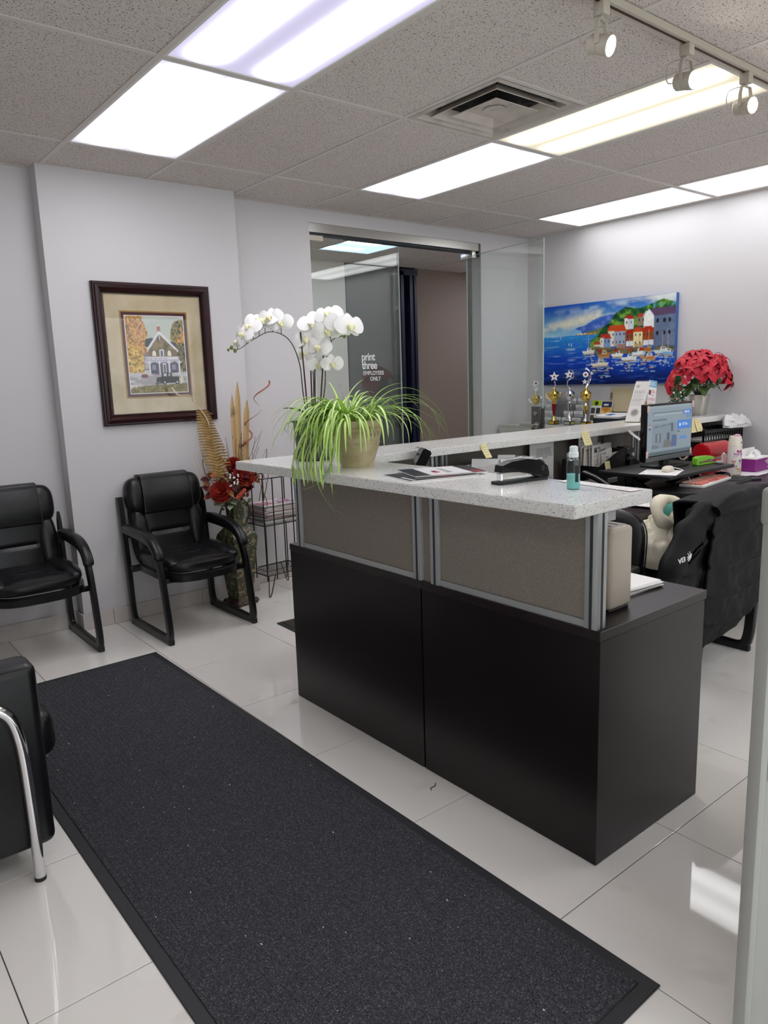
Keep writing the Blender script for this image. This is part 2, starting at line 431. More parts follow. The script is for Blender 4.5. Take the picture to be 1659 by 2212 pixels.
# ================================================================== CEILING
CXL = [-2.6, -1.834, -1.224, -.614, -.005, .603, 1.22, 1.845, 2.415, 3.016, 3.669, 4.26, X1]
CYL = [Y0, -4.877, -3.658, -2.438, -1.219, 0.0, 1.216, 1.79]
ceil = struct(MB().box(X0 - .1, 6.2, Y0 - .1, 3.9, H + .055, H + .12).build('ceiling', mat('ceiling_deck', '#4a4845', .9)))
LIGHTS = {  # (column, row): label
    (4, 5): ('lit ceiling light with its whole lens in view, nearest the pier wall', LENS),
    (4, 4): ('large lit ceiling light cut by the top edge of the photo', LENSL),
    (7, 5): ('lit ceiling light in the middle of the ceiling, nearest the glass doors', LENS),
    (7, 4): ('warm white lit ceiling light beside the air vent, behind the track spotlights', LENSW),
    (10, 5): ('lit ceiling light along the right wall, above the harbour painting', LENSR),
    (10, 4): ('lit ceiling light along the right wall, cut by the right edge of the photo', LENSR),
    (4, 2): 0, (7, 2): 0, (10, 2): 0, (1, 2): 0}
VENT = (6, 4)
for c in range(12):
    for r in range(7):
        x0, x1, y0, y1 = CXL[c], CXL[c + 1], CYL[r], CYL[r + 1]
        if (c, r) in LIGHTS: continue
        if (c, r) == VENT: y1 = -.6096
        # the pier fills part of the last row
        lay('ceiling_tile', 'c', x1 - x0 - .004, y1 - y0 - .004, .02, CEIL, ceil, (x0 + x1) / 2, (y0 + y1) / 2, H + .022, .002)
for o in bpy.data.objects:
    if o.name.startswith('ceiling_tile'): o.rotation_euler = (PI, 0, 0); o.location.z = H + .002
def rail(p0, p1, w_=.024, parent=ceil, z=H):
    x0, y0 = p0; x1, y1 = p1
    if x0 == x1: b = MB().box(x0 - w_ / 2, x0 + w_ / 2, y0, y1, z - .002, z + .03)
    else: b = MB().box(x0, x1, y0 - w_ / 2, y0 + w_ / 2, z - .0015, z + .03)
    return b.build('ceiling_rail', RAIL, parent)
for x in CXL[1:-1]: rail((x, Y0), (x, RY if x < PX1 else Y1))
for y in CYL[1:-1]: rail((X0, y), (X1, y))
rail((1.22, -.6096), (1.845, -.6096))
for p, q in (((X1 - .012, Y0), (X1 - .012, Y1)), ((PX1, Y1 - .012), (X1, Y1 - .012)), ((X0, RY - .012), (PX0, RY - .012))): rail(p, q)
def troffer(c, r, lab, lm, cyl=None):
    x0, x1 = CXL[c] + .012, CXL[c + 1] - .012; y0, y1 = CYL[r] + .012, CYL[r + 1] - .012
    return troffer_at(x0, x1, y0, y1, lab, lm)
def troffer_at(x0, x1, y0, y1, lab, lm):
    t = thing('ceiling_light', lab, 'ceiling light', ((x0 + x1) / 2, (y0 + y1) / 2, H), group='fluorescent ceiling lights')
    a, b_ = (x1 - x0) / 2, (y1 - y0) / 2
    if a > b_: a, b_ = b_, a; t.rotation_euler = (0, 0, PI / 2)
    fb = MB()
    for q in ((-a, a, -b_, -b_ + .012), (-a, a, b_ - .012, b_), (-a, -a + .012, -b_ + .012, b_ - .012), (a - .012, a, -b_ + .012, b_ - .012)): fb.box(*q, -.001, .03)
    fb.build('lens_frame', WHITE, t)
    MB().box(-a + .012, a - .012, -b_ + .012, b_ - .012, .003, .008).build('lens', lm, t)
    MB().box(-a, a, -b_, b_, .032, .05).build('housing', WHITE, t)
    return t
rear = 0
for (c, r), v in LIGHTS.items():
    if v: troffer(c, r, *v)
    else: troffer(c, r, 'lit ceiling light behind the camera, ' + {1: 'farthest left', 4: 'second from the left', 7: 'second from the right', 10: 'farthest right'}[c], LENS)
# corridor ceiling and its light
for x0, x1 in ((1.62, 2.25), (2.25, 2.87), (3.50, 4.11), (4.11, 4.72), (4.72, 5.33)):
    for y0, y1 in ((1.96, 2.60), (2.60, 3.215), (3.215, 3.75)):
        o = lay('ceiling_tile', 'c', x1 - x0 - .004, y1 - y0 - .004, .02, CEIL, ceil, (x0 + x1) / 2, (y0 + y1) / 2, H + .002, .002); o.rotation_euler = (PI, 0, 0)
for y0, y1 in ((1.96, 2.60), (3.215, 3.75)):
    o = lay('ceiling_tile', 'c', .626, y1 - y0 - .004, .02, CEIL, ceil, 3.185, (y0 + y1) / 2, H + .002, .002); o.rotation_euler = (PI, 0, 0)
for x in (2.25, 2.87, 3.5, 4.11, 4.72, 5.33): rail((x, 1.96), (x, 3.75))
for y in (2.6, 3.215): rail((1.62, y), (6.1, y))
troffer_at(5.36, 6.06, 2.0, 3.19, 'unseen ceiling light added to brighten the corridor, hidden behind the right wall', LENSB)  # extra troffer out of view, added to lift the corridor brightness
t = troffer_at(1.95, 3.488, 2.612, 3.203, 'bluish lit ceiling light of the corridor, seen over the glass door', LENSB)

# air vent: square stepped diffuser
VM = mat('vent_enamel', '#c6beb5', .45, var=(9, '#a59b90', .5, .8)); VD = mat('vent_dark', '#2a2928', .6)
v = thing('air_vent', 'square grey stepped air vent in the ceiling between two lights', 'air vent', (1.5325, -.3048, H))
def sq_ring(b, a0, z0, a1, z1):
    vs = [(sx * a0, sy * a0 * .975, z0) for sx, sy in ((-1, -1), (1, -1), (1, 1), (-1, 1))] + [(sx * a1, sy * a1 * .975, z1) for sx, sy in ((-1, -1), (1, -1), (1, 1), (-1, 1))]
    return b.add(vs, [(i, (i + 1) % 4, (i + 1) % 4 + 4, i + 4) for i in range(4)], False)
b = MB()
for q in ((.298, -.002, .27, -.004), (.27, -.004, .25, .012), (.25, .012, .235, .05)): sq_ring(b, *q)
b.build('vent_frame', VM, v)
MB().box(-.29, .29, -.285, .285, .048, .052).build('plenum', VD, v)
b = MB()
for q in ((.175, .035, .215, -.006), (.215, -.006, .219, -.004), (.219, -.004, .18, .037)): sq_ring(b, *q)
b.build('vent_cone', VM, v)
b = MB()
for q in ((.001, .014, .10, .012), (.10, .012, .145, -.010), (.145, -.010, .149, -.008), (.149, -.008, .1, .016)): sq_ring(b, *q)
b.build('vent_cone', VM, v)
MB().lathe([(0, .006), (.055, .006), (.055, .010), (0, .011)], 28).build('centre_disc', VM, v)
MB().lathe([(0, .002), (.014, .002), (.014, .008), (0, .008)], 16).build('screw_cap', VM, v)
for sx, sy in ((1, 1), (1, -1), (-1, 1), (-1, -1)):
    MB().sweep([(sx * .09, sy * .09, .03), (sx * .225, sy * .22, .035)], .006).build('strut', VD, v)

# ================================================================== GLASS DOORS
tr1 = struct(MB().box(DX0, DX1 - .02, 1.835, 1.955, 2.548, DZ - .001).build('trim_1', STEEL))
MB().box(DX1 - .02, DX1, 1.832, 1.958, 2.50, DZ - .001).build('end_cap', STEELD, tr1)
MB().box(DX0 + .01, DX1 - .03, 1.86, 1.93, 2.532, 2.548).build('head_gap_shade', ALUD, tr1)  # dark strip stands in for the shadow gap under the header channel
d1 = struct(MB().box(1.892, 2.765, 1.879, 1.891, .012, 2.525).build('door_1', GLASS))
d1['label'] = 'closed glass door leaf with white lettering'
MB().box(2.762, 2.768, 1.8785, 1.8915, .012, 2.525).build('glass_edge', GLEDGE, d1)
MB().rbox(DX0 + .003, 2.015, 1.862, 1.908, 2.495, 2.546, .003).build('hinge_patch', WARMW, d1)
MB().rbox(DX0 + .003, 2.015, 1.862, 1.908, .004, .09, .003).build('hinge_patch', STEEL, d1)
MB().box(DX0 + .005, DX0 + .05, 1.87, 1.90, 2.546, 2.552).build('pivot', STEELD, d1)
def on_leaf(x, z): return Matrix.Translation((x, 1.8775, z)) @ Matrix.Rotation(PI / 2, 4, 'X')
LET = mat('white_vinyl', '#d9dcdc', .6)
text_mesh('lettering', 'print', .086, LET, d1, on_leaf(2.346, 1.617), bold=.0016, sx=.90, spacing=.92)
text_mesh('lettering', 'three', .086, LET, d1, on_leaf(2.348, 1.550), bold=.0016, sx=.90, spacing=.92)
text_mesh('lettering', 'EMPLOYEES', .045, LET, d1, on_leaf(2.358, 1.501), bold=.0006, sx=.92)
text_mesh('lettering', 'ONLY', .045, LET, d1, on_leaf(2.426, 1.455), bold=.0006, sx=.92)
# right leaf, standing open into the room
pv = Vector((3.56, 1.885, 0)); fe = Vector((3.462, .952, 0)); dv = (fe - pv); ln = dv.length; ang = math.atan2(dv.y, dv.x)
d2 = struct(put('door_2', MB().box(0, ln, -.006, .006, .012, 2.50).mesh('door_2', GLASS), None, pv, (0, 0, ang)))
MB().box(ln - .003, ln + .002, -.0065, .0065, .012, 2.50).build('glass_edge', GLEDGE, d2)
MB().box(-.002, .002, -.0065, .0065, .012, 2.50).build('glass_edge', GLEDGE, d2)
MB().box(0, ln, -.0065, .0065, 2.498, 2.501).build('glass_edge', GLEDGE, d2)
MB().rbox(-.06, .10, -.022, .022, 2.475, 2.535, .003).build('hinge_patch', STEEL, d2)
MB().rbox(-.06, .10, -.022, .022, .004, .09, .003).build('hinge_patch', STEEL, d2)
lk = MB().rbox(ln - .105, ln - .002, -.026, .026, .985, 1.205, .003).build('lock_case', STEELD, d2)
MB().cyl((ln - .055, -.026, 1.15), (ln - .055, -.034, 1.15), .017, n=20).build('key_cylinder', STEEL, lk)
b = MB().cyl((ln - .04, -.024, 1.055), (ln - .04, -.034, 1.055), .026, n=20).cyl((ln - .04, -.03, 1.055), (ln - .04, -.075, 1.055), .011)
b.rbox(ln - .185, ln - .025, -.084, -.066, 1.043, 1.067, .005)
b.build('lever_handle', STEEL, lk)
for z in (1.10, 1.07, 1.045): MB().cyl((ln - .004, 0, z), (ln + .008, 0, z), .007).build('latch', STEELD, lk)
MB().box(ln + .001, ln + .004, -.012, .012, 1.0, 1.19).build('strike_plate', STEELD, lk)
# right jamb post
struct(MB().box(3.605, 3.632, 1.895, 1.935, 0, 2.53).build('trim_3', STEELD))
# ================================================================== RECEPTION COUNTER
# two desk units side by side, dark brown laminate, fronts facing the carpet
CX0, CX1, CH = .417, 1.0168, .7413
def desk_unit(y0, y1, lab, near):
    t = thing('reception_desk', lab, 'desk', (CX0, y0, 0), group='desk units of the reception counter')
    d, L_ = CX1 - CX0, y1 - y0
    MB().rbox(0, d, 0, L_ - .001, CH - .030, CH, .0015, 1).build('desk_top', WOODT, t)
    MB().box(.002, .024, .024 if near else .003, L_ - .004, .002, CH - .0305).build('front_panel', WOOD, t)
    if near:
        MB().box(.001, d - .012, .001, .023, .003, CH - .0305).build('end_panel', WOOD, t)
        MB().box(.0008, .0024, .0005, .022, .003, CH - .031).build('edge_band', WOOD, t)
    else:
        MB().box(.003, d - .012, L_ - .026, L_ - .005, .003, CH - .0305).build('end_panel', WOOD, t)
    MB().box(.03, d - .02, L_ - .02 if near else .004, L_ - .004 if near else .02, .003, CH - .031).build('inner_panel', WOOD, t)
    return t
desk_unit(-1.717, -.9508, 'dark brown front desk unit nearest the camera, with its end panel in view', True)
desk_unit(-.9498, -.05, 'dark brown front desk unit of the counter, the farther one under the plants', False)
# quartz worktops
def slab1(lab, x0, x1, y0, y1, z1, th, skew=0.0):
    b = MB(); bm = bmesh.new(); bmesh.ops.create_cube(bm, size=1)
    for q in bm.verts:
        yy = (y1 - y0) * (q.co.y + .5)
        q.co = Vector(((q.co.x + .5) * (x1 - x0) + skew * (q.co.y + .5), yy, (q.co.z + .5) * th))
    bmesh.ops.bevel(bm, geom=list(bm.edges), offset=.0025, segments=2, affect='EDGES'); b._bm(bm)
    return tag(b.build('countertop', QUARTZ, None, (x0, y0, z1 - th)), lab, 'countertop')
ZA, TH = 1.1216, .0383
slab1('white speckled quartz worktop on the front desk, under the spider plant and stapler', .303, .680, -1.707, .1336, ZA, TH, -.035)
slab1('white speckled quartz worktop piece in the counter corner behind the plants', .6545, 1.098, -.2252, .1336, ZA, TH)
slab1('long white speckled quartz worktop of the back counter, under the poinsettia and tree', 1.100, 4.312, -.2252, .1336, ZA, TH)
# screens: aluminium posts and fabric panels carrying the worktops
def post(t, x, y, h, wx=.045, wy=.045, face=-1, axis='x'):
    z0, z1 = 0, h
    o = MB().rbox(x - wx / 2, x + wx / 2, y - wy / 2, y + wy / 2, z0, z1, .003).build('post', ALU, t)
    g = MB()
    if axis == 'x':
        for s_ in (-1, 1): g.box(x + s_ * (wx / 2) - .0006, x + s_ * (wx / 2) + .0006, y - .005, y + .005, z0, z1)
        for s_ in (-1, 1): g.box(x - .005, x + .005, y + s_ * wy / 2 - .0006, y + s_ * wy / 2 + .0006, z0, z1)
    else:
        for s_ in (-1, 1): g.box(x - .005, x + .005, y + s_ * wy / 2 - .0006, y + s_ * wy / 2 + .0006, z0, z1)
        for s_ in (-1, 1): g.box(x + s_ * (wx / 2) - .0006, x + s_ * (wx / 2) + .0006, y - .005, y + .005, z0, z1)
    g.build('groove', ALUD, o)
def screenA(ya, yb, lab):
    t = thing('privacy_screen', lab, 'screen', (.440, ya, CH), group='fabric screens under the worktops')
    hh = ZA - TH - CH; L_ = yb - ya
    post(t, 0, .0225, hh); post(t, 0, L_ - .0225, hh)
    MB().rbox(-.012, .012, .045, L_ - .045, .022, hh, .002, 1).build('fabric_panel', FABP, t)
    MB().box(-.016, .016, .045, L_ - .045, 0, .022).build('bottom_rail', ALU, t)
screenA(-1.703, -1.004, 'grey fabric screen between aluminium posts on the nearer front desk')
screenA(-.955, -.118, 'grey fabric screen between aluminium posts on the farther front desk')
o = thing('filler_strip', 'narrow grey fabric strip between the two middle posts of the front desk', 'screen strip', (.440, -.9795, CH))
MB().box(-.008, .008, -.0235, .0235, 0, ZA - TH - CH).build('fabric_panel', FABP, o)
MB().rbox(-.03, .03, -.06, .0, -.03, 0, .002, 1).build('bracket', ALU, thing('corner_bracket', 'small grey metal bracket under the near end of the front worktop', 'bracket', (.475, -1.64, ZA - TH)))
# back counter: desks along the far side, user side faces the camera
def back_desk(x0, x1, yf, lab, m=WOODT):
    t = thing('back_desk', lab, 'desk', (x0, yf, 0), group='desks of the back counter')
    L_ = x1 - x0; D_ = .10 - yf
    MB().rbox(0, L_ - .002, 0, D_, CH - .03, CH, .002, 1).build('desk_top', m, t)
    MB().box(.003, L_ - .005, D_ - .025, D_ - .003, .005, CH - .031).build('back_panel', WOOD, t)
    for x in (.003, L_ - .03): MB().box(x, x + .024, .02, D_ - .03, .003, CH - .031).build('side_panel', WOOD, t)
back_desk(1.05, 1.98, -.60, 'dark desk of the back counter, left one under the mail tray')
back_desk(1.98, 4.31, -.83, 'dark desk of the back counter, right one under the monitor and red coffee machine', mat('burgundy_brown', '#2a1c22', .3))
def screenB(xa, xb, lab):
    t = thing('privacy_screen', lab, 'screen', (xa, .02, CH), group='fabric screens under the worktops')
    hh = ZA - TH - CH; L_ = xb - xa
    post(t, .0225, 0, hh, axis='y'); post(t, L_ - .0225, 0, hh, axis='y')
    MB().rbox(.045, L_ - .045, -.012, .012, .022, hh, .002, 1).build('fabric_panel', FABP, t)
    MB().box(.045, L_ - .045, -.016, .016, 0, .022).build('bottom_rail', ALU, t)
screenB(.72, 1.40, 'fabric screen of the back counter, first from the left behind the plants')
screenB(1.43, 2.27, 'fabric screen of the back counter, behind the mail and letter pile')
screenB(2.29, 3.30, 'fabric screen of the back counter, behind the loudspeaker and monitor')
screenB(3.32, 4.305, 'fabric screen of the back counter, next to the right wall')

# ================================================================== GUEST CHAIRS
def make_chair(label):
    t = thing('guest_chair', label, 'chair', group='black leather guest chairs')
    sc_ = []
    for s_ in (-1, 1):
        x = s_ * .272
        path = bez((x, .335, .80), (x, .31, .60), (x, .285, .30), (x, .272, .09), (x, .235, .026), (x, .12, .022), (x, -.12, .022), (x, -.235, .024), (x, -.268, .05), (x, -.262, .14), (x, -.225, .36), (x, -.185, .49), (x, -.11, .566), (x, .02, .592), (x, .305, .605), n=6)
        f = MB().sweep(path, .0165, .0275, 10, .6, ref=(1, 0, 0)).build('side_frame', FRAME, t)
        MB().rbox(x - .016, x + .016, -.29, -.24, 0, .035, .006).build('foot_cap', PLAST, f)
        MB().rbox(x - .016, x + .016, .235, .285, 0, .030, .006).build('foot_cap', PLAST, f)
        ap = bez((x, .27, .628), (x, .1, .622), (x, -.03, .617), (x, -.12, .592), (x, -.185, .54), (x, -.212, .488), n=6)
        a = MB().sweep(ap, .030, .020, 14, .75, ref=(1, 0, 0), taper=lambda u: min(1, .55 + 5 * u, .72 + 7 * (1 - u))).build('armrest', LEATH, t)
        for e in (-1, 1):
            st = [Vector((p.x + e * .0275, p.y, p.z + .006)) for p in ap[2:-2]]
            MB().sweep(st, .0012, n=4).build('stitching', STITCH, a)
    MB().rbox(-.27, .27, .26, .29, .33, .37, .006).build('crossbar', FRAME, t)
    MB().rbox(-.27, .27, -.215, -.185, .345, .375, .006).build('crossbar', FRAME, t)
    # seat shell and cushions
    sb = MB()
    def shell(u, v):
        a = 2 * PI * u; e = .62; pw = lambda q: math.copysign(abs(q) ** e, q)
        r = [.80, 1.0, 1.0, .92][min(3, int(v * 3.001))]; z = [.350, .365, .402, .412][min(3, int(v * 3.001))]
        return (.262 * r * pw(math.cos(a)), -.005 + .285 * r * pw(math.sin(a)), z - .016 * max(0, -math.sin(a)))
    sb.grid(shell, 48, 3); sb.build('seat_shell', LEATH, t)
    seat = MB().ball((0, -.005, .428), (.252, .272, .045), 40, 14, .6, .62).build('seat', LEATH, t)
    c = MB()
    def panel(u, v):                                   # quilted middle of the seat with two cross seams
        x = (u - .5) * .29; y = -.262 + v * .437
        z = .474 - .034 * max(0, (.12 - v) / .12) ** 1.5 - .010 * (abs(2 * u - 1)) ** 4
        for q in (.42, .72): z -= .011 * math.exp(-((v - q) / .018) ** 2)
        z += .004 * noise.noise((x * 22, y * 22, 3.1)) - .02 * max(0, (v - .9) / .1) ** 2
        return (x, y, z)
    c.grid(panel, 24, 44); pc = c.build('seat_panel', LEATH, seat)
    for s_ in (-1, 1):
        MB().ball((s_ * .193, .0, .446), (.062, .235, .050), 22, 16, .85, .85).build('seat_bolster', LEATH, seat)
        MB().sweep([Vector((s_ * .146, -.245 + k * .021, panel(.5 + s_ * .5, k / 20)[2] + .001)) for k in range(20)], .0014, n=4).build('stitching', STITCH, seat)
    # backrest leaning back, built in its own frame
    M_ = Matrix.Translation((0, .235, .42)) @ Matrix.Rotation(-.16, 4, 'X')
    M3 = M_.to_3x3()
    shellb = MB()
    shellb.ball(M_ @ Vector((0, .035, .20)), (.235, .035, .24), 28, 14, .6, .5, M3)
    back = shellb.build('backrest', LEATH2, t)
    lp = MB()
    def lower(u, v):
        x = (u - .5) * .30; z = -.02 + v * .30
        y = -.035 + .012 * (abs(2 * u - 1)) ** 3 + .004 * math.sin(v * PI)
        g = math.exp(-((v - .56) / .035) ** 2) * (1 if abs(u - .5) < .36 else math.exp(-((abs(u - .5) - .36) / .05) ** 2))
        y += .012 * g - .004
        return M_ @ Vector((x, y, z))
    lp.grid(lower, 24, 30); lp.build('lumbar_panel', LEATH, back)
    for s_ in (-1, 1):
        MB().ball(M_ @ Vector((s_ * .187, .005, .135)), (.056, .05, .185), 20, 14, .8, .8, M3).build('back_bolster', LEATH, back)
        MB().ball(M_ @ Vector((s_ * .165, .005, .385)), (.085, .06, .115), 24, 14, .72, .75, M3).build('head_bolster', LEATH, back)
        MB().sweep([M_ @ Vector((s_ * .150, -.027, .0 + k * .0145)) for k in range(20)], .0014, n=4).build('stitching', STITCH, back)
        MB().sweep([M_ @ Vector((s_ * .158, -.072 + .01 * (k / 20 - .6) ** 2, .275 + k * .0105)) for k in range(20)], .0014, n=4).build('stitching', STITCH, back)
    hp = MB()
    def flap(u, v):                                    # headrest flap that rolls over the top
        x = (u - .5) * .325 * (1 - .05 * v)
        k = v * 1.35
        if k < 1: z = .265 + k * .235; y = -.062 - .016 * math.sin(min(1, k * 1.1) * PI) + .03 * (1 if k < .02 else 0)
        else:
            q = (k - 1) / .35 * PI * .75; z = .50 + .018 * math.sin(q); y = -.040 - .022 * math.cos(q) + .04 * (k - 1) / .35 * 2
        return M_ @ Vector((x, y + .008 * abs(2 * u - 1) ** 4, z))
    hp.grid(flap, 20, 40); hp.build('headrest_flap', LEATH, back)
    for s_ in (-1, 1): MB().rbox(s_ * .245 - .03, s_ * .245 + .03, .262, .285, .55, .62, .005).build('back_bracket', FRAME, t)
    return t
ch = make_chair('black leather guest chair against the pier wall, left of the vase')
ch.location = (.515, 1.31, 0); ch.rotation_euler = (0, 0, .02)
c2 = copy_tree(ch); c2['label'] = 'black leather guest chair cut by the left edge of the photo'
c2.location = (-.360, 1.49, 0); c2.rotation_euler = (0, 0, 0.0)
c3 = copy_tree(ch); c3['label'] = 'black guest chair at the back desk with a black jacket over its back'
c3.location = (2.19, -.945, 0); c3.rotation_euler = (0, 0, PI); c3.scale = (1, 1, .945)

# ================================================================== ARMCHAIR (front left)
t = thing('armchair', 'black leather armchair with chrome tube leg at the lower left edge', 'armchair', (-1.25, -.18, 0))
def armpanel(y0, y1):
    return MB().rbox(-.42, .432, y0, y1, .088, .675, .03, 4)
armpanel(-.44, -.31).build('arm_panel', LEATH, t)
armpanel(.31, .44).build('arm_panel', LEATH, t)
MB().rbox(-.42, -.24, -.31, .31, .12, .70, .03, 4).build('backrest', LEATH, t)
MB().rbox(-.25, .40, -.31, .31, .10, .30, .02, 3).build('seat_base', LEATH, t)
MB().rbox(-.24, .497, -.308, .308, .30, .455, .045, 5).build('seat_cushion', LEATH, t)
for s_ in (-1, 1):
    y = s_ * .458
    tb = MB().sweep(bez((-.335, y, 0), (-.335, y, .45), (-.31, y, .55), (-.22, y, .585), (.0, y, .585), (.24, y, .585), (.325, y, .555), (.358, y, .46), (.366, y, .25), (.366, y, .004), n=8), .0165, n=14).build('chrome_leg', CHROME, t)
    for x in (-.335, .366): MB().cyl((x, y, 0), (x, y, .012), .0172, n=14).build('foot_cap', PLAST, tb)
    MB().sweep([(-.40 + k * .04, -.4385 if s_ < 0 else .4385, .645) for k in range(20)], .0012, n=4).build('stitching', STITCH, t)

# ================================================================== MATS
RUBBER = mat('mat_rubber', '#2c2d30', .55)
CARP = speck_mat('charcoal_pile', '#404146', [(330, .54, '#1c1c20', .1), (260, .57, '#68686e', .10), (700, .70, '#9e9fa6', .03)], .95, spec=.1, bump=.5, mottle=(5, '#444549'))
t = thing('floor_runner', 'long charcoal ribbed runner mat across the tiled floor', 'mat', (-.303, -.556, 0), rz=.0086)
MB().rbox(-.452, .452, -1.53, 1.535, 0.0004, .005, .002, 1).build('rubber_border', RUBBER, t)
b = MB()
nx = 44
for i in range(nx):                                     # raised ribs of pile run along the mat
    x0 = -.415 + i * .83 / nx; x1 = x0 + .83 / nx
    zc = .0098; zl = .0085
    vs = []
    for y in (-1.492, 1.497): vs += [(x0, y, zl), (x0 + .002, y, zc), (x1 - .002, y, zc), (x1, y, zl)]
    b.add(vs, [(k, k + 1, k + 5, k + 4) for k in range(3)], False)
b.box(-.415, .415, -1.492, 1.497, .004, .0079)
stuff(b.build('pile', CARP, t))
b = MB()
for k in range(95):
    x, y = random.uniform(-.4, .4), random.uniform(-1.45, 1.45); r = random.choice((.0008, .001, .0015, .002))
    b.ball((x, y, .0115), (r, r * random.uniform(1, 2.5), r * .6), 5, 3)
stuff(b.build('lint', mat('lint', '#e4e4e4', .8), t))
BRM = speck_mat('brown_pile', '#4a4038', [(200, .55, '#2b2623', .1), (260, .6, '#75655a', .08)], .95, spec=.1)
t = thing('door_mat', 'dark brown floor mat behind the far end of the counter', 'mat', (1.36, .66, 0), rz=-.02)
MB().rbox(-.48, .48, -.26, .26, .0004, .006, .002, 1).build('rubber_border', RUBBER, t)
MB().box(-.45, .45, -.23, .23, .006, .009).build('pile', BRM, t)
b = MB().sweep(bez((0, 0, .002), (.01, .012, .002), (.03, .012, .002), (.045, .025, .002)), .0016, n=5)
tag(b.build('thread', INK, None, (.33, -1.08, 0)), 'tiny dark curl of thread on the tiles between mat and counter', 'thread')

# ================================================================== WIRE RACK WITH MAGAZINES
WIRE = mat('black_wire', '#111113', .35)
t = thing('wire_rack', 'black wire magazine rack behind the counter, right of the vase', 'rack', (1.13, 1.44, 0), rz=.06)
RW, RD = .36, .27
for z in (.83, .505, .155):
    b = MB().sweep([(0, 0, z), (RW, 0, z), (RW, RD, z), (0, RD, z), (0, 0, z)], .0044, n=6)
    if z < .8:
        for k in range(1, 9): b.sweep([(0, RD * k / 9, z), (RW, RD * k / 9, z)], .002, n=5)
    if z < .8: b.sweep([(0, 0, z + .035), (RW, 0, z + .035)], .0026, n=5); b.sweep([(0, 0, z + .035), (0, RD, z + .035)], .0026, n=5)
    b.build('wire_shelf', WIRE, t)
for x, y in ((0, 0), (.08, 0), (.16, 0), (.24, 0), (.32, 0), (RW, 0), (0, RD / 2), (0, RD), (.18, RD), (RW, RD), (RW, RD / 2)):
    MB().sweep([(x, y, .12), (x, y, .83)], .0042, n=6).build('upright', WIRE, t)
for x, y in ((0.01, 0), (RW - .01, 0), (0.01, RD), (RW - .01, RD)):
    dx = .055 if x < .1 else -.055
    MB().sweep(bez((x + dx, y, .155), (x + dx * .3, y, .03), (x, y, .004), (x - dx * .1, y, .03), (x, y, .155), n=5), .0036, n=6).build('hairpin_leg', WIRE, t)
zz = .512
for k in range(22):
    th = random.uniform(.005, .0075)
    m = [PAPER, PAPER2, mat('magazine_edge_a', '#d8d2cf', .6), mat('magazine_edge_b', '#a8787c', .6)][random.choice((0, 0, 1, 1, 2, 2, 3))]
    dx, dy = random.uniform(-.022, .018), random.uniform(-.016, .012)
    o = MB().rbox(-.145, .145, -.105, .105, 0, th - .0006, .0015, 1).build('magazine', m, None, (1.30 + dx, 1.585 + dy, zz), (0, 0, .06 + random.uniform(-.05, .05)))
    tag(o, 'worn magazine in the wire rack, ' + ordn(22 - k) + ' from the top of its flat stack', 'magazine', 'magazines in the wire rack')
    if k == 21:
        top_mag = o
    zz += th

# ================================================================== TALL VASE AND DRIED ARRANGEMENT
CAMO = speck_mat('mottled_green', '#3f4632', [(26, .58, '#8a7f63', .04), (34, .60, '#6b4436', .04), (50, .63, '#a3946f', .03)], .35, spec=.5)
BRONZE = mat('bronze_brown', '#3a2e28', .4, .3, var=(40, '#5a463a', .4, .7))
VX, VY = .935, 1.475
t = thing('floor_vase', 'tall square mottled green vase holding dried flowers', 'vase', (VX, VY, 0), rz=.14)
def sqv(b, prof):
    n = len(prof); vs = []
    for r, z in prof:
        for k in range(8):
            a = PI / 4 * k + PI / 4; q = 1.0 if k % 2 == 0 else 0.74
            vs.append((r * q * math.cos(a), r * q * math.sin(a), z))
    fs = [(i * 8 + k, i * 8 + (k + 1) % 8, (i + 1) * 8 + (k + 1) % 8, (i + 1) * 8 + k) for i in range(n - 1) for k in range(8)]
    return b.add(vs, fs, False)
b = MB(); sqv(b, [(.078, .035), (.085, .06), (.138, .46), (.128, .485), (.075, .535), (.058, .59), (.062, .66), (.076, .71), (.070, .71), (.052, .60), (.0, .55)]); b.build('vase_body', CAMO, t)
b = MB(); sqv(b, [(.105, 0), (.11, .014), (.095, .03), (.084, .045), (.078, .05)])
for k in range(4):
    a = PI / 2 * k + PI / 4
    b.ball((.095 * math.cos(a), .095 * math.sin(a), .020), (.028, .028, .020), 10, 6)
b.build('vase_foot', BRONZE, t)
for s_ in (-1, 1):
    p = [(s_ * .062, 0, .67), (s_ * .085, 0, .685), (s_ * .10, 0, .675), (s_ * .095, 0, .66), (s_ * .083, 0, .664)]
    q = [(s_ * .10, 0, .675), (s_ * .118, 0, .63), (s_ * .10, 0, .57), (s_ * .078, 0, .54), (s_ * .066, 0, .548)]
    MB().sweep(bez(*p, n=6), .0055, n=8).sweep(bez(*q, n=6), .006, n=8).build('scroll_handle', BRONZE, t)

TAN = mat('dried_palm', '#b3925a', .7, var=(30, '#8d6e3f', .4, .7)); STRAW = mat('bleached_wood', '#c9a877', .6, var=(14, '#7d6848', .55, .75))
COPPER = mat('copper_curl', '#9a5442', .5); TWIG = mat('dry_twig', '#6d5a4c', .8); ROSE = mat('silk_rose', '#ab352b', .55, var=(25, '#7c221e', .45, .7))
RUST = mat('rust_leaf', '#9a5a32', .7, var=(20, '#5d3320', .4, .7)); BURG = mat('burgundy_leaf', '#5a2129', .7); SAGE = mat('sage_leaf', '#9fae93', .7, var=(20, '#6d8262', .4, .7)); CREAM = mat('cream_grass', '#cfc0a4', .7)
g = thing('dried_flower_arrangement', 'dried fern, wood strips, curl and red silk roses in the tall vase', 'flower arrangement', (VX, VY, .66))
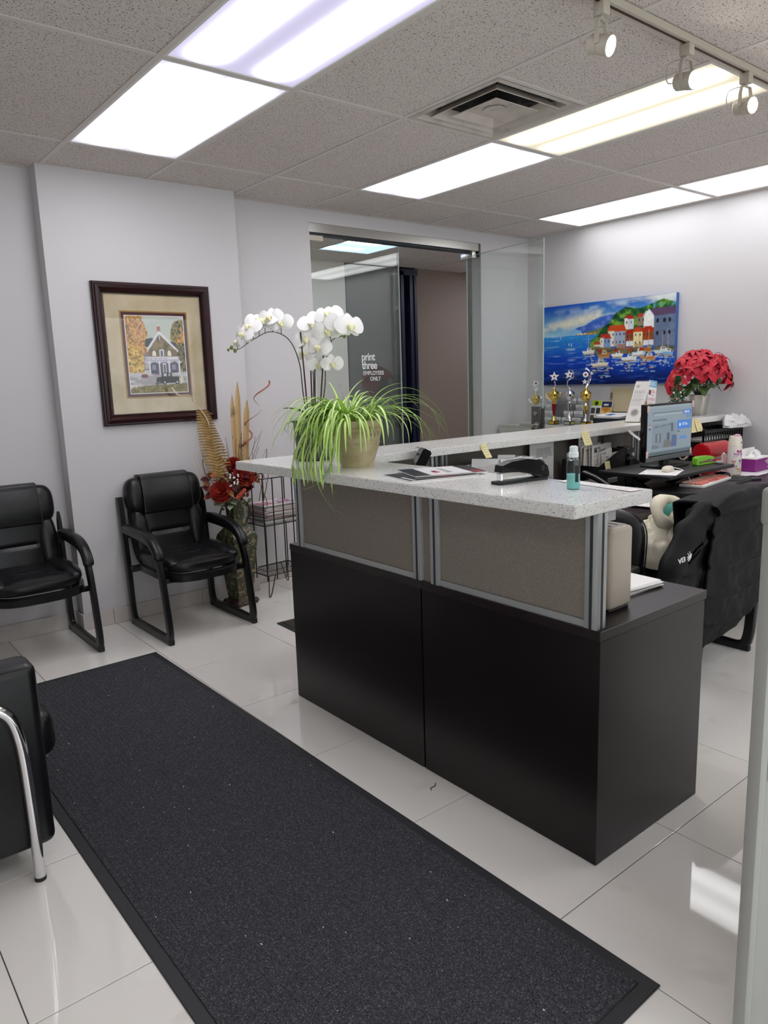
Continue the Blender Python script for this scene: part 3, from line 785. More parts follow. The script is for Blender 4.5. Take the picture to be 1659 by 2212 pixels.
# image-right direction and toward-camera direction at the vase
IR = Vector((.80, -.60, 0)); IN = Vector((-.60, -.80, 0)); UP = Vector((0, 0, 1))
def P(r, u, f=0): return IR * r + UP * u + IN * f
# tan fern leaning left
stem = bez(P(-.02, .0, .06), P(-.06, .22, .07), P(-.115, .45, .06), P(-.155, .65, .05))
MB().sweep(stem, .003, n=6).build('fern_stem', TAN, g)
for s_ in (-1, 1):
    for k in range(26):
        u = .30 + .7 * k / 26; p = stem[int(u * (len(stem) - 1))]
        ln_ = .088 * (1 - .55 * max(0, (u - .55) / .45)) * (0.75 + .25 * min(1, (u - .3) * 6))
        d = (IR * s_ + UP * .28 + IN * .15).normalized()
        MB().ribbon([p, p + d * ln_ * .5 + UP * .004, p + d * ln_ - UP * .006 + IN * .008], lambda q: .0102 * (1 - q * .6), up=IN, fold=.35).build('frond', TAN, g)
for r0, r1, h, wd in ((.035, .03, .74, .017), (.055, .07, .82, .020), (.085, .125, .70, .021)):
    pt = bez(P(r0, .10, .0), P((r0 + r1) / 2 - .005, .4, -.01), P(r1, h, -.01))
    MB().ribbon(pt, lambda q, wd=wd: wd * (1 - .15 * q) * min(1, (1 - q) * 7 + .12), up=IN, fold=.4).build('wood_strip', STRAW, g)
cz = [P(.07, .40, .0)]
for k in range(1, 50):
    q = k / 49; cz.append(P(.09 + .16 * q + .035 * math.sin(q * 15), .42 + .40 * q, .03 * math.cos(q * 15)))
MB().ribbon(cz, lambda q: .0055, up=IN, twist=3.0).build('wood_curl', COPPER, g)
cz = bez(P(-.13, .40, .05), P(-.115, .55, .06), P(-.165, .66, .07), P(-.20, .70, .08), P(-.215, .745, .08), P(-.29, .75, .08), P(-.33, .80, .08))
MB().ribbon(cz, lambda q: .004, up=IN, twist=4.0).build('wood_curl', CREAM, g)
random.seed(11)
for k in range(26):
    a = random.uniform(-1, 1); r1 = a * .20; h = random.uniform(.26, .45)
    pt = [P(a * .05, .05, 0)]
    for j in range(1, 6): pt.append(P(a * .05 + (r1 - a * .05) * j / 5 + random.uniform(-.012, .012), .05 + h * j / 5, random.uniform(-.03, .05)))
    MB().sweep(bez(*pt, n=4), .0014, n=5).build('twig', TWIG, g)
for k in range(10):
    a = random.choice((-1, 1)) * random.uniform(.4, 1)
    pt = bez(P(0, .05), P(a * .16, .12 + random.uniform(0, .2), .04), P(a * .25, .25 + random.uniform(-.2, .15), .05), P(a * .22 + random.uniform(-.05, .05), .22 + random.uniform(-.25, .1), .06), n=8)
    MB().ribbon(pt, lambda q: .0028, up=IN, twist=random.uniform(2, 5)).build('curly_straw', CREAM if k % 2 else TWIG, g)
def rose_at(c, R):
    b = MB()
    ax = (IN + UP * .5).normalized(); m = ax.to_track_quat('Z', 'Y').to_matrix()
    for ring, (n, rr, hh, tw) in enumerate(((6, 1.0, .35, 0), (5, .78, .6, .5), (4, .52, .8, .2), (3, .28, .92, .7))):
        for k in range(n):
            a = 2 * PI * (k + tw) / n
            def pet(u, v, a=a, rr=rr, hh=hh, n=n):
                th = a + (u - .5) * 2 * PI / n * 1.35
                r = R * rr * (.15 + .85 * math.sin(v * PI / 2)) + (.16 * R * max(0, v - .75) * 4 * .5)
                return m @ Vector((r * math.cos(th), r * math.sin(th), R * hh * (v ** 1.3) - .10 * R * (abs(u - .5) * 2) ** 3 * v)) + c
            b.grid(pet, 6, 6)
    b.build('rose', ROSE, g)
rose_at(P(-.055, .12, .12), .07); rose_at(P(.10, .205, .09), .06); rose_at(P(.02, .285, .05), .05); rose_at(P(.06, .24, .10), .035)
LEAFS = [RUST, RUST, BURG, RUST, BURG, SAGE]
for k in range(96):
    a = random.uniform(0, 2 * PI); r = random.uniform(.03, .16); h = random.uniform(.02, .29)
    c = P(r * math.cos(a), h, .03 + .08 * math.sin(a)); d = (IR * math.cos(a) + IN * (.5 + .5 * math.sin(a)) + UP * random.uniform(-.5, .9)).normalized()
    L_ = random.uniform(.04, .075)
    mm = SAGE if h < .07 else random.choice(LEAFS[:5])
    MB().ribbon([c, c + d * L_ * .35, c + d * L_ * .7 - UP * .004, c + d * L_ - UP * .012], lambda q: .021 * math.sin(PI * (.08 + .9 * q)) , up=(IN + UP * .4), fold=.25).build('leaf', mm, g)
for k in range(16):
    c = P(random.uniform(.0, .06), random.uniform(.16, .24), .13 + random.uniform(0, .02)); MB().ball(c, .0065, 8, 5).build('white_bud', PAPER, g)
b = MB()
for k in range(6): b.ball(P(.045 + k * .010, .085 + k * .010, .15), (.016 - k * .001, .016, .012), 10, 6)
b.build('berry_spike', mat('coral_berry', '#c4513a', .5), g)

# ================================================================== PICTURES ON THE WALLS
class Paint:
    """a small canvas of colours: u to the right, v down, both 0..1"""
    def __init__(s, w, h, col): s.w, s.h = w, h; s.a = np.zeros((h, w, 3)); s.a[:] = s.rgb(col); s.V, s.U = np.mgrid[0:h, 0:w]; s.U = (s.U + .5) / w; s.V = (s.V + .5) / h; s.rs = np.random.RandomState(3)
    def rgb(s, c): return np.array(C(c)[:3]) if isinstance(c, str) else np.array(c)
    def noise(s, nx, ny, seed=0, oct=3):
        r = np.random.RandomState(seed + 17); o = np.zeros((s.h, s.w)); amp = 1; tot = 0
        for k in range(oct):
            gx, gy = max(2, int(nx * 2 ** k)), max(2, int(ny * 2 ** k)); g = r.rand(gy + 2, gx + 2)
            x = s.U * gx; y = s.V * gy; xi = x.astype(int); yi = y.astype(int); fx = x - xi; fy = y - yi
            fx = fx * fx * (3 - 2 * fx); fy = fy * fy * (3 - 2 * fy)
            o += amp * ((g[yi, xi] * (1 - fx) + g[yi, xi + 1] * fx) * (1 - fy) + (g[yi + 1, xi] * (1 - fx) + g[yi + 1, xi + 1] * fx) * fy); tot += amp; amp *= .55
        return o / tot
    def mix(s, mask, c): k = np.clip(mask, 0, 1)[..., None]; s.a = s.a * (1 - k) + s.rgb(c) * k; return s
    def inpoly(s, pts):
        m = np.zeros((s.h, s.w), bool); n = len(pts)
        for i in range(n):
            (x1, y1), (x2, y2) = pts[i], pts[(i + 1) % n]
            if y1 == y2: continue
            cnd = ((y1 > s.V) != (y2 > s.V)) & (s.U < (x2 - x1) * (s.V - y1) / (y2 - y1) + x1); m ^= cnd
        return m
    def poly(s, pts, c, k=1.0): return s.mix(s.inpoly(pts) * k, c)
    def rect(s, x0, y0, x1, y1, c, k=1.0): return s.mix(((s.U >= x0) & (s.U < x1) & (s.V >= y0) & (s.V < y1)) * k, c)
    def ell(s, cx, cy, rx, ry, c, k=1.0): return s.mix(((((s.U - cx) / rx) ** 2 + ((s.V - cy) / ry) ** 2) < 1) * k, c)
    def line(s, x0, y0, x1, y1, wd, c, asp=1.0):
        dx, dy = (x1 - x0) * asp, y1 - y0; L2 = dx * dx + dy * dy + 1e-12
        t_ = np.clip((((s.U - x0) * asp) * dx + (s.V - y0) * dy) / L2, 0, 1)
        d = np.hypot((s.U - x0) * asp - t_ * dx, s.V - y0 - t_ * dy); return s.mix(d < wd, c)
    def text(s, x0, y0, x1, y1, n, c='#555555', seed=1, k=.75, gap=.5):
        r = np.random.RandomState(seed); st = (y1 - y0) / n
        for i in range(n):
            x = x0; e = x1 - (x1 - x0) * r.rand() * .35
            while x < e:
                wd = (x1 - x0) * (.05 + .12 * r.rand()); s.rect(x, y0 + i * st, min(x + wd, e), y0 + i * st + st * gap, c, k); x += wd + (x1 - x0) * .025
        return s
    def sheet(s, name, m, parent, sx, sy, M4, label=None, bend=None):
        """flat print of size sx, sy; M4 maps (x right, y up) onto the place"""
        h, w_ = s.h, s.w; xs = (np.arange(w_ + 1) / w_ - .5) * sx; ys = (.5 - np.arange(h + 1) / h) * sy
        a = np.pad(s.a, ((0, 1), (0, 1), (0, 0)), 'edge'); a = (a + np.pad(s.a, ((1, 0), (0, 1), (0, 0)), 'edge')) / 2
        Xg, Yg = np.meshgrid(xs, ys); Zg = np.zeros_like(Xg) if bend is None else bend(Xg, Yg)
        co = np.stack([Xg, Yg, Zg, np.ones_like(Xg)], -1).reshape(-1, 4) @ np.array(M4).T
        idx = np.arange((h + 1) * (w_ + 1)).reshape(h + 1, w_ + 1)
        fs = np.stack([idx[:-1, :-1], idx[1:, :-1], idx[1:, 1:], idx[:-1, 1:]], -1).reshape(-1, 4)
        me = bpy.data.meshes.new(name); me.vertices.add(len(co)); me.vertices.foreach_set('co', co[:, :3].astype(np.float32).ravel())
        me.loops.add(len(fs) * 4); me.loops.foreach_set('vertex_index', fs.astype(np.int32).ravel())
        me.polygons.add(len(fs)); me.polygons.foreach_set('loop_start', np.arange(0, len(fs) * 4, 4, dtype=np.int32)); me.polygons.foreach_set('loop_total', np.full(len(fs), 4, dtype=np.int32))
        me.update(); me.validate()
        at = me.color_attributes.new('Col', 'FLOAT_COLOR', 'POINT'); cc = np.ones((len(co), 4), np.float32); cc[:, :3] = a.reshape(-1, 3); at.data.foreach_set('color', cc.ravel())
        me.materials.append(m); return put(name, me, parent, label=label)

def harbour():
    p = Paint(330, 172, '#2a6fc4'); U, V = p.U, p.V; hz = .375
    sky = V < hz
    p.mix(sky * (V / hz) ** 1.2, '#9fd0e6'); n1 = p.noise(7, 9, 1)
    p.mix(sky * np.clip((p.noise(3, 4, 2) - .45) * 3, 0, 1) * (U > .5) * .6, '#4aa3e0')
    d = V - (.30 - .28 * U - .0)
    p.mix(sky * np.exp(-(d / .085) ** 2) * np.clip((n1 - .36) * 4, 0, 1), '#e9e6d6')
    p.mix(sky * np.exp(-((V - .04 - .05 * (1 - U)) / .05) ** 2) * np.clip((n1 - .5) * 5, 0, 1) * .7, '#cfe2ec')
    p.mix(sky * (U < .35) * np.clip(1 - V / .16, 0, 1) * .8, '#1d5cc0')
    # far hills
    p.poly([(.17, .375), (.30, .29), (.36, .27), (.44, .20), (.50, .18), (.56, .165), (.66, .2), (.66, .38)], '#4c74c6')
    p.mix(p.inpoly([(.17, .375), (.30, .29), (.36, .27), (.44, .20), (.50, .18), (.56, .165), (.66, .2), (.66, .38)]) * np.clip((p.noise(26, 20, 4) - .5) * 4, 0, 1), '#7d97d8')
    p.poly([(.17, .375), (.27, .30), (.33, .34), (.33, .38)], '#8fc3e8')
    # sea
    sea = V >= hz; q = np.clip((V - hz) / (1 - hz), 0, 1)
    p.mix(sea, '#3fa3e6'); p.mix(sea * np.clip(q * 2.1, 0, 1), '#1552c4'); p.mix(sea * np.clip((q - .55) * 2.4, 0, 1), '#0c1f5c')
    st = p.noise(8, 70, 5, 2)
    p.mix(sea * np.clip((st - .58) * 6, 0, 1) * (1 - q) * np.exp(-((U - .2) / .2) ** 2), '#c7e6f4')
    p.mix(sea * np.clip((p.noise(14, 90, 6, 2) - .62) * 6, 0, 1) * .5, '#3b7be0')
    p.rect(0, hz - .004, .3, hz + .008, '#bfe0ee', .8)
    for x, y, h in ((.155, .39, .03), (.225, .475, .03), (.245, .47, .045)): p.poly([(x, y + h), (x + .004, y), (x + .008, y + h)], '#f2f2ee')
    # wooded shore
    p.poly([(.27, .385), (.40, .345), (.46, .33), (.52, .29), (.54, .36), (.50, .40)], '#7c8c60')
    for k in range(60): x = .29 + .15 * p.rs.rand(); p.rect(x, .365 + .01 * p.rs.rand(), x + .008, .385, ['#e8d9b0', '#c98a5a', '#f0ead8'][k % 3], .9)
    tree = p.inpoly([(.40, .56), (.40, .47), (.46, .40), (.50, .31), (.55, .25), (.58, .17), (.66, .10), (.76, .13), (.83, .10), (.92, .05), (1, .10), (1, .55)])
    p.mix(tree, '#2f6b3a'); tn = p.noise(22, 20, 7)
    p.mix(tree * np.clip((tn - .5) * 6, 0, 1), '#86b24a'); p.mix(tree * np.clip((.42 - tn) * 6, 0, 1), '#1c4638'); p.mix(tree * (U > .85) * np.clip((p.noise(20, 18, 8) - .5) * 5, 0, 1), '#5fa2a0')
    # houses
    def house(x0, x1, yr, yw, yb, wallc, roofc, side=None):
        p.rect(x0, yw, x1, yb, wallc); p.poly([(x0 - .008, yw + .012), (x0 + .012, yr), (x1 - .012, yr), (x1 + .008, yw + .012)], roofc)
        if side: p.rect(x0, yw, x0 + (x1 - x0) * .35, yb, side)
        n = max(2, int((x1 - x0) / .022)); rows = max(1, int((yb - yw) / .075))
        for i in range(n):
            for j in range(rows): xx = x0 + (x1 - x0) * (i + .35) / n; yy = yw + .03 + (yb - yw) * j / rows; p.rect(xx, yy, xx + .008, yy + .03, '#3a3a48', .85)
    house(.655, .72, .20, .235, .36, '#d8dce2', '#b23a2a', '#f0eee6'); house(.745, .80, .19, .22, .33, '#9a8f7c', '#b5513a')
    house(.79, .855, .17, .22, .36, '#eef0ee', '#c9cdd8'); p.poly([(.80, .36), (.80, .21), (.825, .15), (.86, .24), (.86, .36)], '#f1f1ee')
    p.rect(.86, .20, 1, .585, '#6f7f9c'); p.poly([(.835, .165), (.85, .145), (1, .145), (1, .225), (.865, .235)], '#6b5573'); p.mix(p.inpoly([(.86, .235), (1, .225), (1, .585), (.86, .585)]) * np.clip((p.noise(20, 20, 9) - .45) * 3, 0, 1), '#8695ae')
    for x in (.885, .93, .965):
        for y in (.29, .43): p.ell(x, y, .009, .026, '#2b2c3a')
    house(.535, .665, .305, .365, .55, '#aab6cc', '#cf5a2c', '#e8e2d2'); house(.475, .555, .395, .44, .57, '#8ea6d0', '#c04630', '#ecebe4')
    house(.43, .478, .475, .505, .585, '#e9e4d4', '#c4562f'); house(.665, .725, .365, .40, .57, '#9a5a3e', '#b0382c'); house(.722, .785, .345, .39, .575, '#f0e3b4', '#cc5430'); house(.785, .857, .345, .39, .56, '#a4592f', '#c03a26')
    p.rect(.67, .50, .72, .56, '#e6eef4'); p.rect(.79, .50, .86, .56, '#e6eaf0'); p.rect(.73, .535, .79, .60, '#c9b08c'); p.rect(.60, .53, .665, .60, '#b58a84')
    p.poly([(.40, .56), (.44, .54), (.60, .575), (1, .585), (1, .64), (.60, .645), (.42, .62)], '#8f7f5e'); p.mix(((V > .57) & (V < .65) & (U > .41)) * np.clip((p.noise(40, 40, 11) - .5) * 5, 0, 1), '#4e5a52')
    # boats and their reflections
    def boat(x, y, L_, hull, cab='#f4f2ea', mast=True):
        for k in range(26):
            yy = y + .03 + .13 * p.rs.rand() ** 1.5; xx = x + L_ * (p.rs.rand() - .15) * 1.1; wd = L_ * (.08 + .25 * p.rs.rand()); p.rect(xx, yy, xx + wd, yy + .009, [hull, '#bfe0f0', '#7fb6e6', '#d8cf9a'][k % 4], .75)
        p.poly([(x - .01, y - .012), (x + L_ + .008, y - .018), (x + L_ * .93, y + .036), (x + L_ * .12, y + .036)], hull)
        p.poly([(x, y + .022), (x + L_ * .95, y + .02), (x + L_ * .93, y + .036), (x + L_ * .12, y + .036)], '#b9a486')
        p.poly([(x + L_ * .35, y - .012), (x + L_ * .42, y - .05), (x + L_ * .72, y - .05), (x + L_ * .8, y - .012)], cab); p.rect(x + L_ * .46, y - .042, x + L_ * .7, y - .024, '#5d7f8e')
        if mast: p.line(x + L_ * .5, y - .05, x + L_ * .5, y - .22, .003, '#c9b79a', 1.9)
    for q in ((.345, .60, .085, '#e8ece8'), (.46, .645, .09, '#c08a4a', '#e9d5a4'), (.57, .655, .075, '#f2f4f2'), (.645, .70, .10, '#eef2f2'), (.72, .645, .085, '#e9f1f4'), (.78, .70, .10, '#c98f58', '#f2eee0'), (.87, .635, .105, '#cfe6ea'), (.80, .60, .06, '#c07a3c', '#d8b070'), (.93, .66, .06, '#8fb8e0')): boat(*q)
    boat(.415, .755, .125, '#f0eadc', '#dfeae0', False)
    p.line(.87, .30, .875, .56, .002, '#8a6a5a', 1.9); p.line(.94, .28, .945, .60, .002, '#8a6a5a', 1.9)
    for x in (.48, .60, .70, .78, .86): p.ell(x, .60, .014, .018, ['#b8342a', '#2d6fae', '#c4522a'][int(x * 50) % 3])
    g_ = p.noise(70, 40, 13, 2); p.a *= (0.90 + .2 * g_)[..., None]
    p.a = np.clip(p.a, 0, 1) ** 1.16
    return p
pm = Paint(60, 44, '#d9d2d4'); nn = pm.noise(6, 5, 9); pm.mix(np.clip((nn - .5) * 6, 0, 1), '#b98aa0'); pm.mix(np.clip((pm.noise(8, 6, 12) - .55) * 8, 0, 1), '#6f5a86'); pm.mix(np.clip((pm.noise(7, 7, 15) - .58) * 8, 0, 1), '#b84a3a'); pm.rect(.1, .08, .7, .2, '#f4f0f0', .9)
pm.sheet('cover', PRINT, top_mag, .286, .206, Matrix.Translation((0, 0, .0078)))
t = thing('harbour_painting', 'wide blue harbour canvas with red-roofed houses and boats on the right wall', 'painting', (X1 - .02, .956, 1.71))
MB().rbox(-.022, .019, -.662, .662, -.352, .352, .002, 1).build('canvas', mat('canvas_edge', '#3a62a0', .8), t)
M4 = Matrix.Translation((-.0228, 0, 0)) @ Matrix(((0, 0, -1, 0), (-1, 0, 0, 0), (0, 1, 0, 0), (0, 0, 0, 1)))
harbour().sheet('painted_face', PRINT, t, 1.322, .702, M4)

def house_print():
    p = Paint(150, 190, '#c9cdc2'); U, V = p.U, p.V
    p.mix(np.clip(.5 - V, 0, 1) * .8, '#aebdb8'); p.mix(np.clip((p.noise(4, 6, 1) - .5) * 3, 0, 1) * (V < .3) * .6, '#d9dcd0')
    def foliage(cx, cy, rx, ry, seed, cols):
        m = (((U - cx) / rx) ** 2 + ((V - cy) / ry) ** 2) < (.55 + .9 * p.noise(9, 11, seed)); n = p.noise(34, 40, seed + 1, 2)
        p.mix(m * .95, cols[0]); p.mix(m * np.clip((n - .52) * 8, 0, 1), cols[1]); p.mix(m * np.clip((.42 - n) * 8, 0, 1), cols[2]); p.mix(m * np.clip((p.noise(30, 30, seed + 2, 2) - .6) * 8, 0, 1), cols[3])
    foliage(.95, .28, .20, .25, 31, ('#5b5a34', '#a08a40', '#2c3020', '#c99a44')); foliage(.99, .42, .14, .22, 41, ('#c98f3a', '#e0b25c', '#6b5a2c', '#c97a34'))
    p.poly([(.30, .30), (.42, .28), (.76, .33), (.84, .34), (.90, .40), (.30, .40)], '#3e4048')
    foliage(.92, .58, .13, .25, 51, ('#4c4a38', '#7d7244', '#28281f', '#a58a4c'))
    p.poly([(.28, .44), (.44, .40), (.44, .70), (.26, .70)], '#85808c'); p.rect(.29, .52, .34, .68, '#b9b4c0')
    p.poly([(.34, .44), (.565, .205), (.86, .45), (.86, .56), (.34, .56)], '#8f7f56'); p.mix(p.inpoly([(.36, .44), (.565, .23), (.83, .45)]) * np.clip((p.noise(20, 24, 5) - .5) * 5, 0, 1), '#5d5138')
    p.rect(.535, .12, .595, .20, '#a8766a'); p.rect(.53, .115, .60, .13, '#d9cfc4'); p.rect(.545, .14, .56, .15, '#8a2f2a'); p.rect(.575, .14, .59, .15, '#8a2f2a')
    for k in (0, .012): p.line(.565, .20 + k, .34, .435 + k, .010, '#e6e4ec', .79); p.line(.565, .20 + k, .87, .445 + k, .010, '#e6e4ec', .79)
    p.line(.565, .20, .565, .31, .006, '#e6e4ec', .79); p.ell(.575, .325, .028, .022, '#7a2a2c'); p.ell(.575, .325, .012, .010, '#d8c9c4')
    p.rect(.36, .43, .86, .52, '#6d5648', .6)
    for x in (.455, .72): p.ell(x, .475, .045, .045, '#4b4038'); p.ell(x, .478, .032, .034, '#efe9d6'); p.rect(x - .034, .48, x + .034, .515, '#efe9d6')
    p.rect(.55, .43, .63, .52, '#dcdae4'); p.rect(.57, .45, .61, .52, '#6a6a78')
    p.rect(.34, .525, .88, .565, '#e2dfe8'); p.text(.36, .54, .86, .552, 1, '#8a8794', 4, .8, 1); p.poly([(.22, .585), (.34, .56), (.90, .565), (.90, .59), (.34, .60), (.22, .61)], '#b9b5c4')
    p.rect(.34, .60, .88, .76, '#5f5a6c')
    for x in (.36, .53, .70, .88): p.rect(x - .012, .58, x + .012, .77, '#e9e7ee'); p.line(x, .62, x - .05, .59, .006, '#d5d2de', .79); p.line(x, .62, x + .05, .59, .006, '#d5d2de', .79)
    for x in (.41, .76): p.rect(x - .02, .62, x + .07, .74, '#4a465a'); p.rect(x - .01, .63, x + .06, .70, '#8c8aa2')
    p.rect(.585, .61, .65, .75, '#d3cfd9'); p.rect(.60, .63, .635, .75, '#6b5f68')
    foliage(.10, .26, .26, .30, 61, ('#c08c4a', '#e0b060', '#7a6a34', '#c08058')); foliage(.09, .60, .18, .24, 71, ('#c9a24c', '#e6c878', '#7d6a34', '#c98a44')); foliage(.20, .20, .13, .16, 81, ('#bd8a62', '#d3a67c', '#8a6a3c', '#dfae62'))
    p.rect(0, .76, 1, .92, '#a9a3a6'); p.mix(((V > .74) & (V < .93)) * np.clip((p.noise(6, 40, 6, 2) - .5) * 5, 0, 1), '#dcdad8'); p.rect(0, .73, .30, .78, '#c9c7cc', .8); p.rect(.85, .73, 1, .79, '#c9ced0', .7)
    p.ell(.26, .775, .06, .025, '#7a4a48')
    # old black pick-up truck
    p.poly([(.45, .86), (.46, .80), (.55, .79), (.57, .74), (.72, .735), (.74, .79), (.86, .79), (.86, .85), (.80, .87), (.50, .88)], '#22262a'); p.rect(.585, .75, .64, .785, '#c4ccd0'); p.rect(.665, .75, .71, .785, '#9aa4a8')
    for x in (.60, .82): p.ell(x, .865, .036, .03, '#14161a'); p.ell(x, .865, .015, .013, '#d8d8d8')
    p.ell(.47, .87, .035, .022, '#1c1e22'); p.rect(.44, .865, .52, .87, '#b9bcc0')
    p.ell(.90, .845, .03, .04, '#d9d2b0'); p.ell(.915, .80, .012, .02, '#e0d8bc'); p.ell(.97, .84, .03, .025, '#8a8a80', .6)
    p.poly([(0, .94), (.3, .90), (1, .885), (1, 1), (0, 1)], '#6d6438'); p.mix((V > .90) * np.clip((p.noise(30, 40, 8, 2) - .5) * 6, 0, 1), '#958a52')
    return p
FX0, FX1, FZ0, FZ1 = .197, .945, 1.238, 2.090
t = thing('framed_print', 'framed print of an old house with black truck, mahogany frame, on the pier', 'picture', ((FX0 + FX1) / 2, PY, (FZ0 + FZ1) / 2))
MAHO = mat('mahogany_frame', '#2c0a10', .25, spec=.5, var=(6, '#1c070b', .4, .7)); BEADM = mat('beaded_bronze', '#5d5346', .4, .5); MATT = mat('parchment_mat', '#cfc0a4', .8, var=(7, '#b9a986', .35, .7)); MARO = mat('maroon_mat', '#4b1a22', .7); GOLD = mat('gilt', '#9b7c45', .4, .7)
W2, H2 = (FX1 - FX0) / 2, (FZ1 - FZ0) / 2
def frame_profile(b, W2, H2, prof):
    """prof: (inset from the outer edge, distance from the wall)"""
    vs = []
    for i_, d_ in prof:
        for sx, sz in ((-1, -1), (1, -1), (1, 1), (-1, 1)): vs.append((sx * (W2 - i_), -d_, sz * (H2 - i_)))
    n = len(prof)
    fs = [(i * 4 + k, i * 4 + (k + 1) % 4, (i + 1) * 4 + (k + 1) % 4, (i + 1) * 4 + k) for i in range(n - 1) for k in range(4)]
    return b.add(vs, fs, False)
frame_profile(MB(), W2, H2, [(0, .001), (0, .024), (.006, .030), (.014, .030), (.02, .036), (.034, .038), (.048, .030), (.058, .018), (.060, .012), (.062, .003)]).build('frame', MAHO, t)
b = MB()
iw, ih = W2 - .066, H2 - .066
for k in range(90):
    z = -ih + 2 * ih * k / 89
    for s_ in (-1, 1): b.ball((s_ * iw, -.014, z), .0036, 6, 4)
for k in range(80):
    x = -iw + 2 * iw * k / 79
    for s_ in (-1, 1): b.ball((x, -.014, s_ * ih), .0036, 6, 4)
stuff(b.build('bead_trim', BEADM, t))
MB().box(-iw, iw, -.009, -.003, -ih, ih).build('mat_board', MATT, t)
def ringbox(w_, h_, s_, y0, y1): return MB().box(-w_, w_, y0, y1, h_ - s_, h_).box(-w_, w_, y0, y1, -h_, -h_ + s_).box(-w_, -w_ + s_, y0, y1, -h_ + s_, h_ - s_).box(w_ - s_, w_, y0, y1, -h_ + s_, h_ - s_)
cz_ = Vector((.5695 - (FX0 + FX1) / 2, 0, 1.6625 - (FZ0 + FZ1) / 2))
o = ringbox(.2165, .2645, .008, -.011, -.009).build('gilt_fillet', GOLD, t, cz_)
o = ringbox(.2085, .2565, .021, -.0102, -.009).build('maroon_mat', MARO, t, cz_)
o = ringbox(.1905, .2385, .004, -.0106, -.009).build('white_bevel', PAPER, t, cz_)
M4 = Matrix.Translation(cz_ + Vector((0, -.0096, 0))) @ Matrix.Rotation(PI / 2, 4, 'X')
house_print().sheet('print', PRINT, t, .374, .470, M4)
MB().box(-iw, iw, -.0165, -.0145, -ih, ih).build('glazing', PICGL, t)
# ================================================================== ON THE FRONT WORKTOP
def SC(r, f, u=0): return IR * r + IN * f + UP * u          # image-right, toward camera, up
# spider plant: patterned beige pot and about a hundred striped blades
POTM = mat('beige_glaze', '#b5a987', .3, spec=.5, var=(26, '#a3966f', .4, .7)); SOIL = mat('soil', '#2c231b', .9)
t = thing('spider_plant', 'green and cream striped spider plant in a patterned beige pot on the worktop', 'potted plant', (.492, -.494, ZA))
pot = MB().lathe([(0, .004), (.060, .004), (.060, 0), (.066, 0), (.070, .02), (.092, .085), (.104, .165), (.108, .172), (.108, .186), (.102, .188), (.098, .17), (.0, .165)], 40).build('pot', POTM, t)
b = MB()
for k in range(14):
    a = 2 * PI * k / 14
    for s_ in (-1, 1):
        pt = []
        for j in range(14):
            q = j / 13; th = q * 5.0; rr = .016 * (1 - .75 * q)
            aa = a + s_ * (.05 + rr / .1 * math.cos(th) * 1.0); z = .128 + rr * math.sin(th) * 1.1
            R_ = .0925 + (z - .085) * .15 + .0015; pt.append((R_ * math.cos(aa), R_ * math.sin(aa), z))
        b.sweep(pt, .0016, n=5)
for z in (.098, .158): b.sweep([((.0935 + (z - .085) * .15) * math.cos(2 * PI * k / 40), (.0935 + (z - .085) * .15) * math.sin(2 * PI * k / 40), z) for k in range(41)], .0016, n=5)
for k in range(9): z = .022 + k * .0085; r = .0705 + (z - .02) * .3385; b.sweep([(r * math.cos(2 * PI * j / 32), r * math.sin(2 * PI * j / 32), z) for j in range(33)], .0008, n=4)
b.build('pot_relief', POTM, pot)
MB().lathe([(0, .165), (.099, .166)], 24).build('soil', SOIL, t)
LEAFM = mat('striped_leaf', '#ffffff', .42, spec=.45, attr=True)
gE, gE2, gC = C('#7cb034')[:3], C('#a9d04e')[:3], C('#f6f6d6')[:3]
random.seed(5)
def blade(base, az, el, L_, droop, w_, side=0, z_floor=None):
    """grow outward at azimuth az (0 = image-right, +90 = away), elevation el, arching down"""
    h = IR * math.cos(az) - IN * math.sin(az); p = Vector(base); pts = [p.copy()]; e = el; n = 13
    for k in range(n):
        e2 = e - droop * (k / n) ** 1.15; e2 = max(e2, -1.52)
        st = L_ / n; p = p + (h * math.cos(e2) + UP * math.sin(e2)) * st
        if p.z < .004 and -.218 < p.x < .175: p.z = .004 + .0015 * (k % 2)
        elif p.z < .004 and -.226 < p.x <= -.218: p.x = -.226
        pts.append(p.copy())
    cols = (gE, gE2, gC, gE2, gE) if random.random() < .75 else (gE, gE2, C('#e6efae')[:3], gE2, gE)
    MB().ribbon(pts, lambda q: w_ * min(1, .45 + 3 * q) * (1 - q) ** .45, fold=.28, cols=cols).build('leaf', LEAFM, t)
crowns = [SC(-.055, .0, .185), SC(.04, .01, .185), SC(-.02, -.03, .185), SC(-.045, .03, .185)]
# (azimuth deg, elevation, length, droop, half width)
for (az, el, L_, dr) in ((20, 1.15, .36, 2.2), (8, .95, .42, 2.5), (2, .75, .40, 2.3), (-6, .85, .44, 2.6), (14, .6, .34, 2.0), (-12, .6, .36, 2.5), (28, .7, .36, 2.4), (4, .5, .46, 1.9), (-3, .45, .40, 2.0), (12, .9, .47, 2.7), (-18, .8, .32, 2.9), (35, 1.1, .25, 2.6), (6, .35, .36, 1.7), (-10, .4, .34, 1.9)):
    blade(crowns[1] + SC(random.uniform(-.03, .03), random.uniform(-.02, .02)), math.radians(az), el, L_, dr, random.uniform(.0062, .0085), z_floor=.004)
blade(crowns[1], math.radians(14), 1.35, .24, 1.5, .0085); blade(crowns[0], math.radians(40), 1.38, .22, 1.1, .006); blade(crowns[0], math.radians(120), 1.42, .20, 1.0, .006); blade(crowns[2], math.radians(70), 1.3, .21, 1.5, .007)
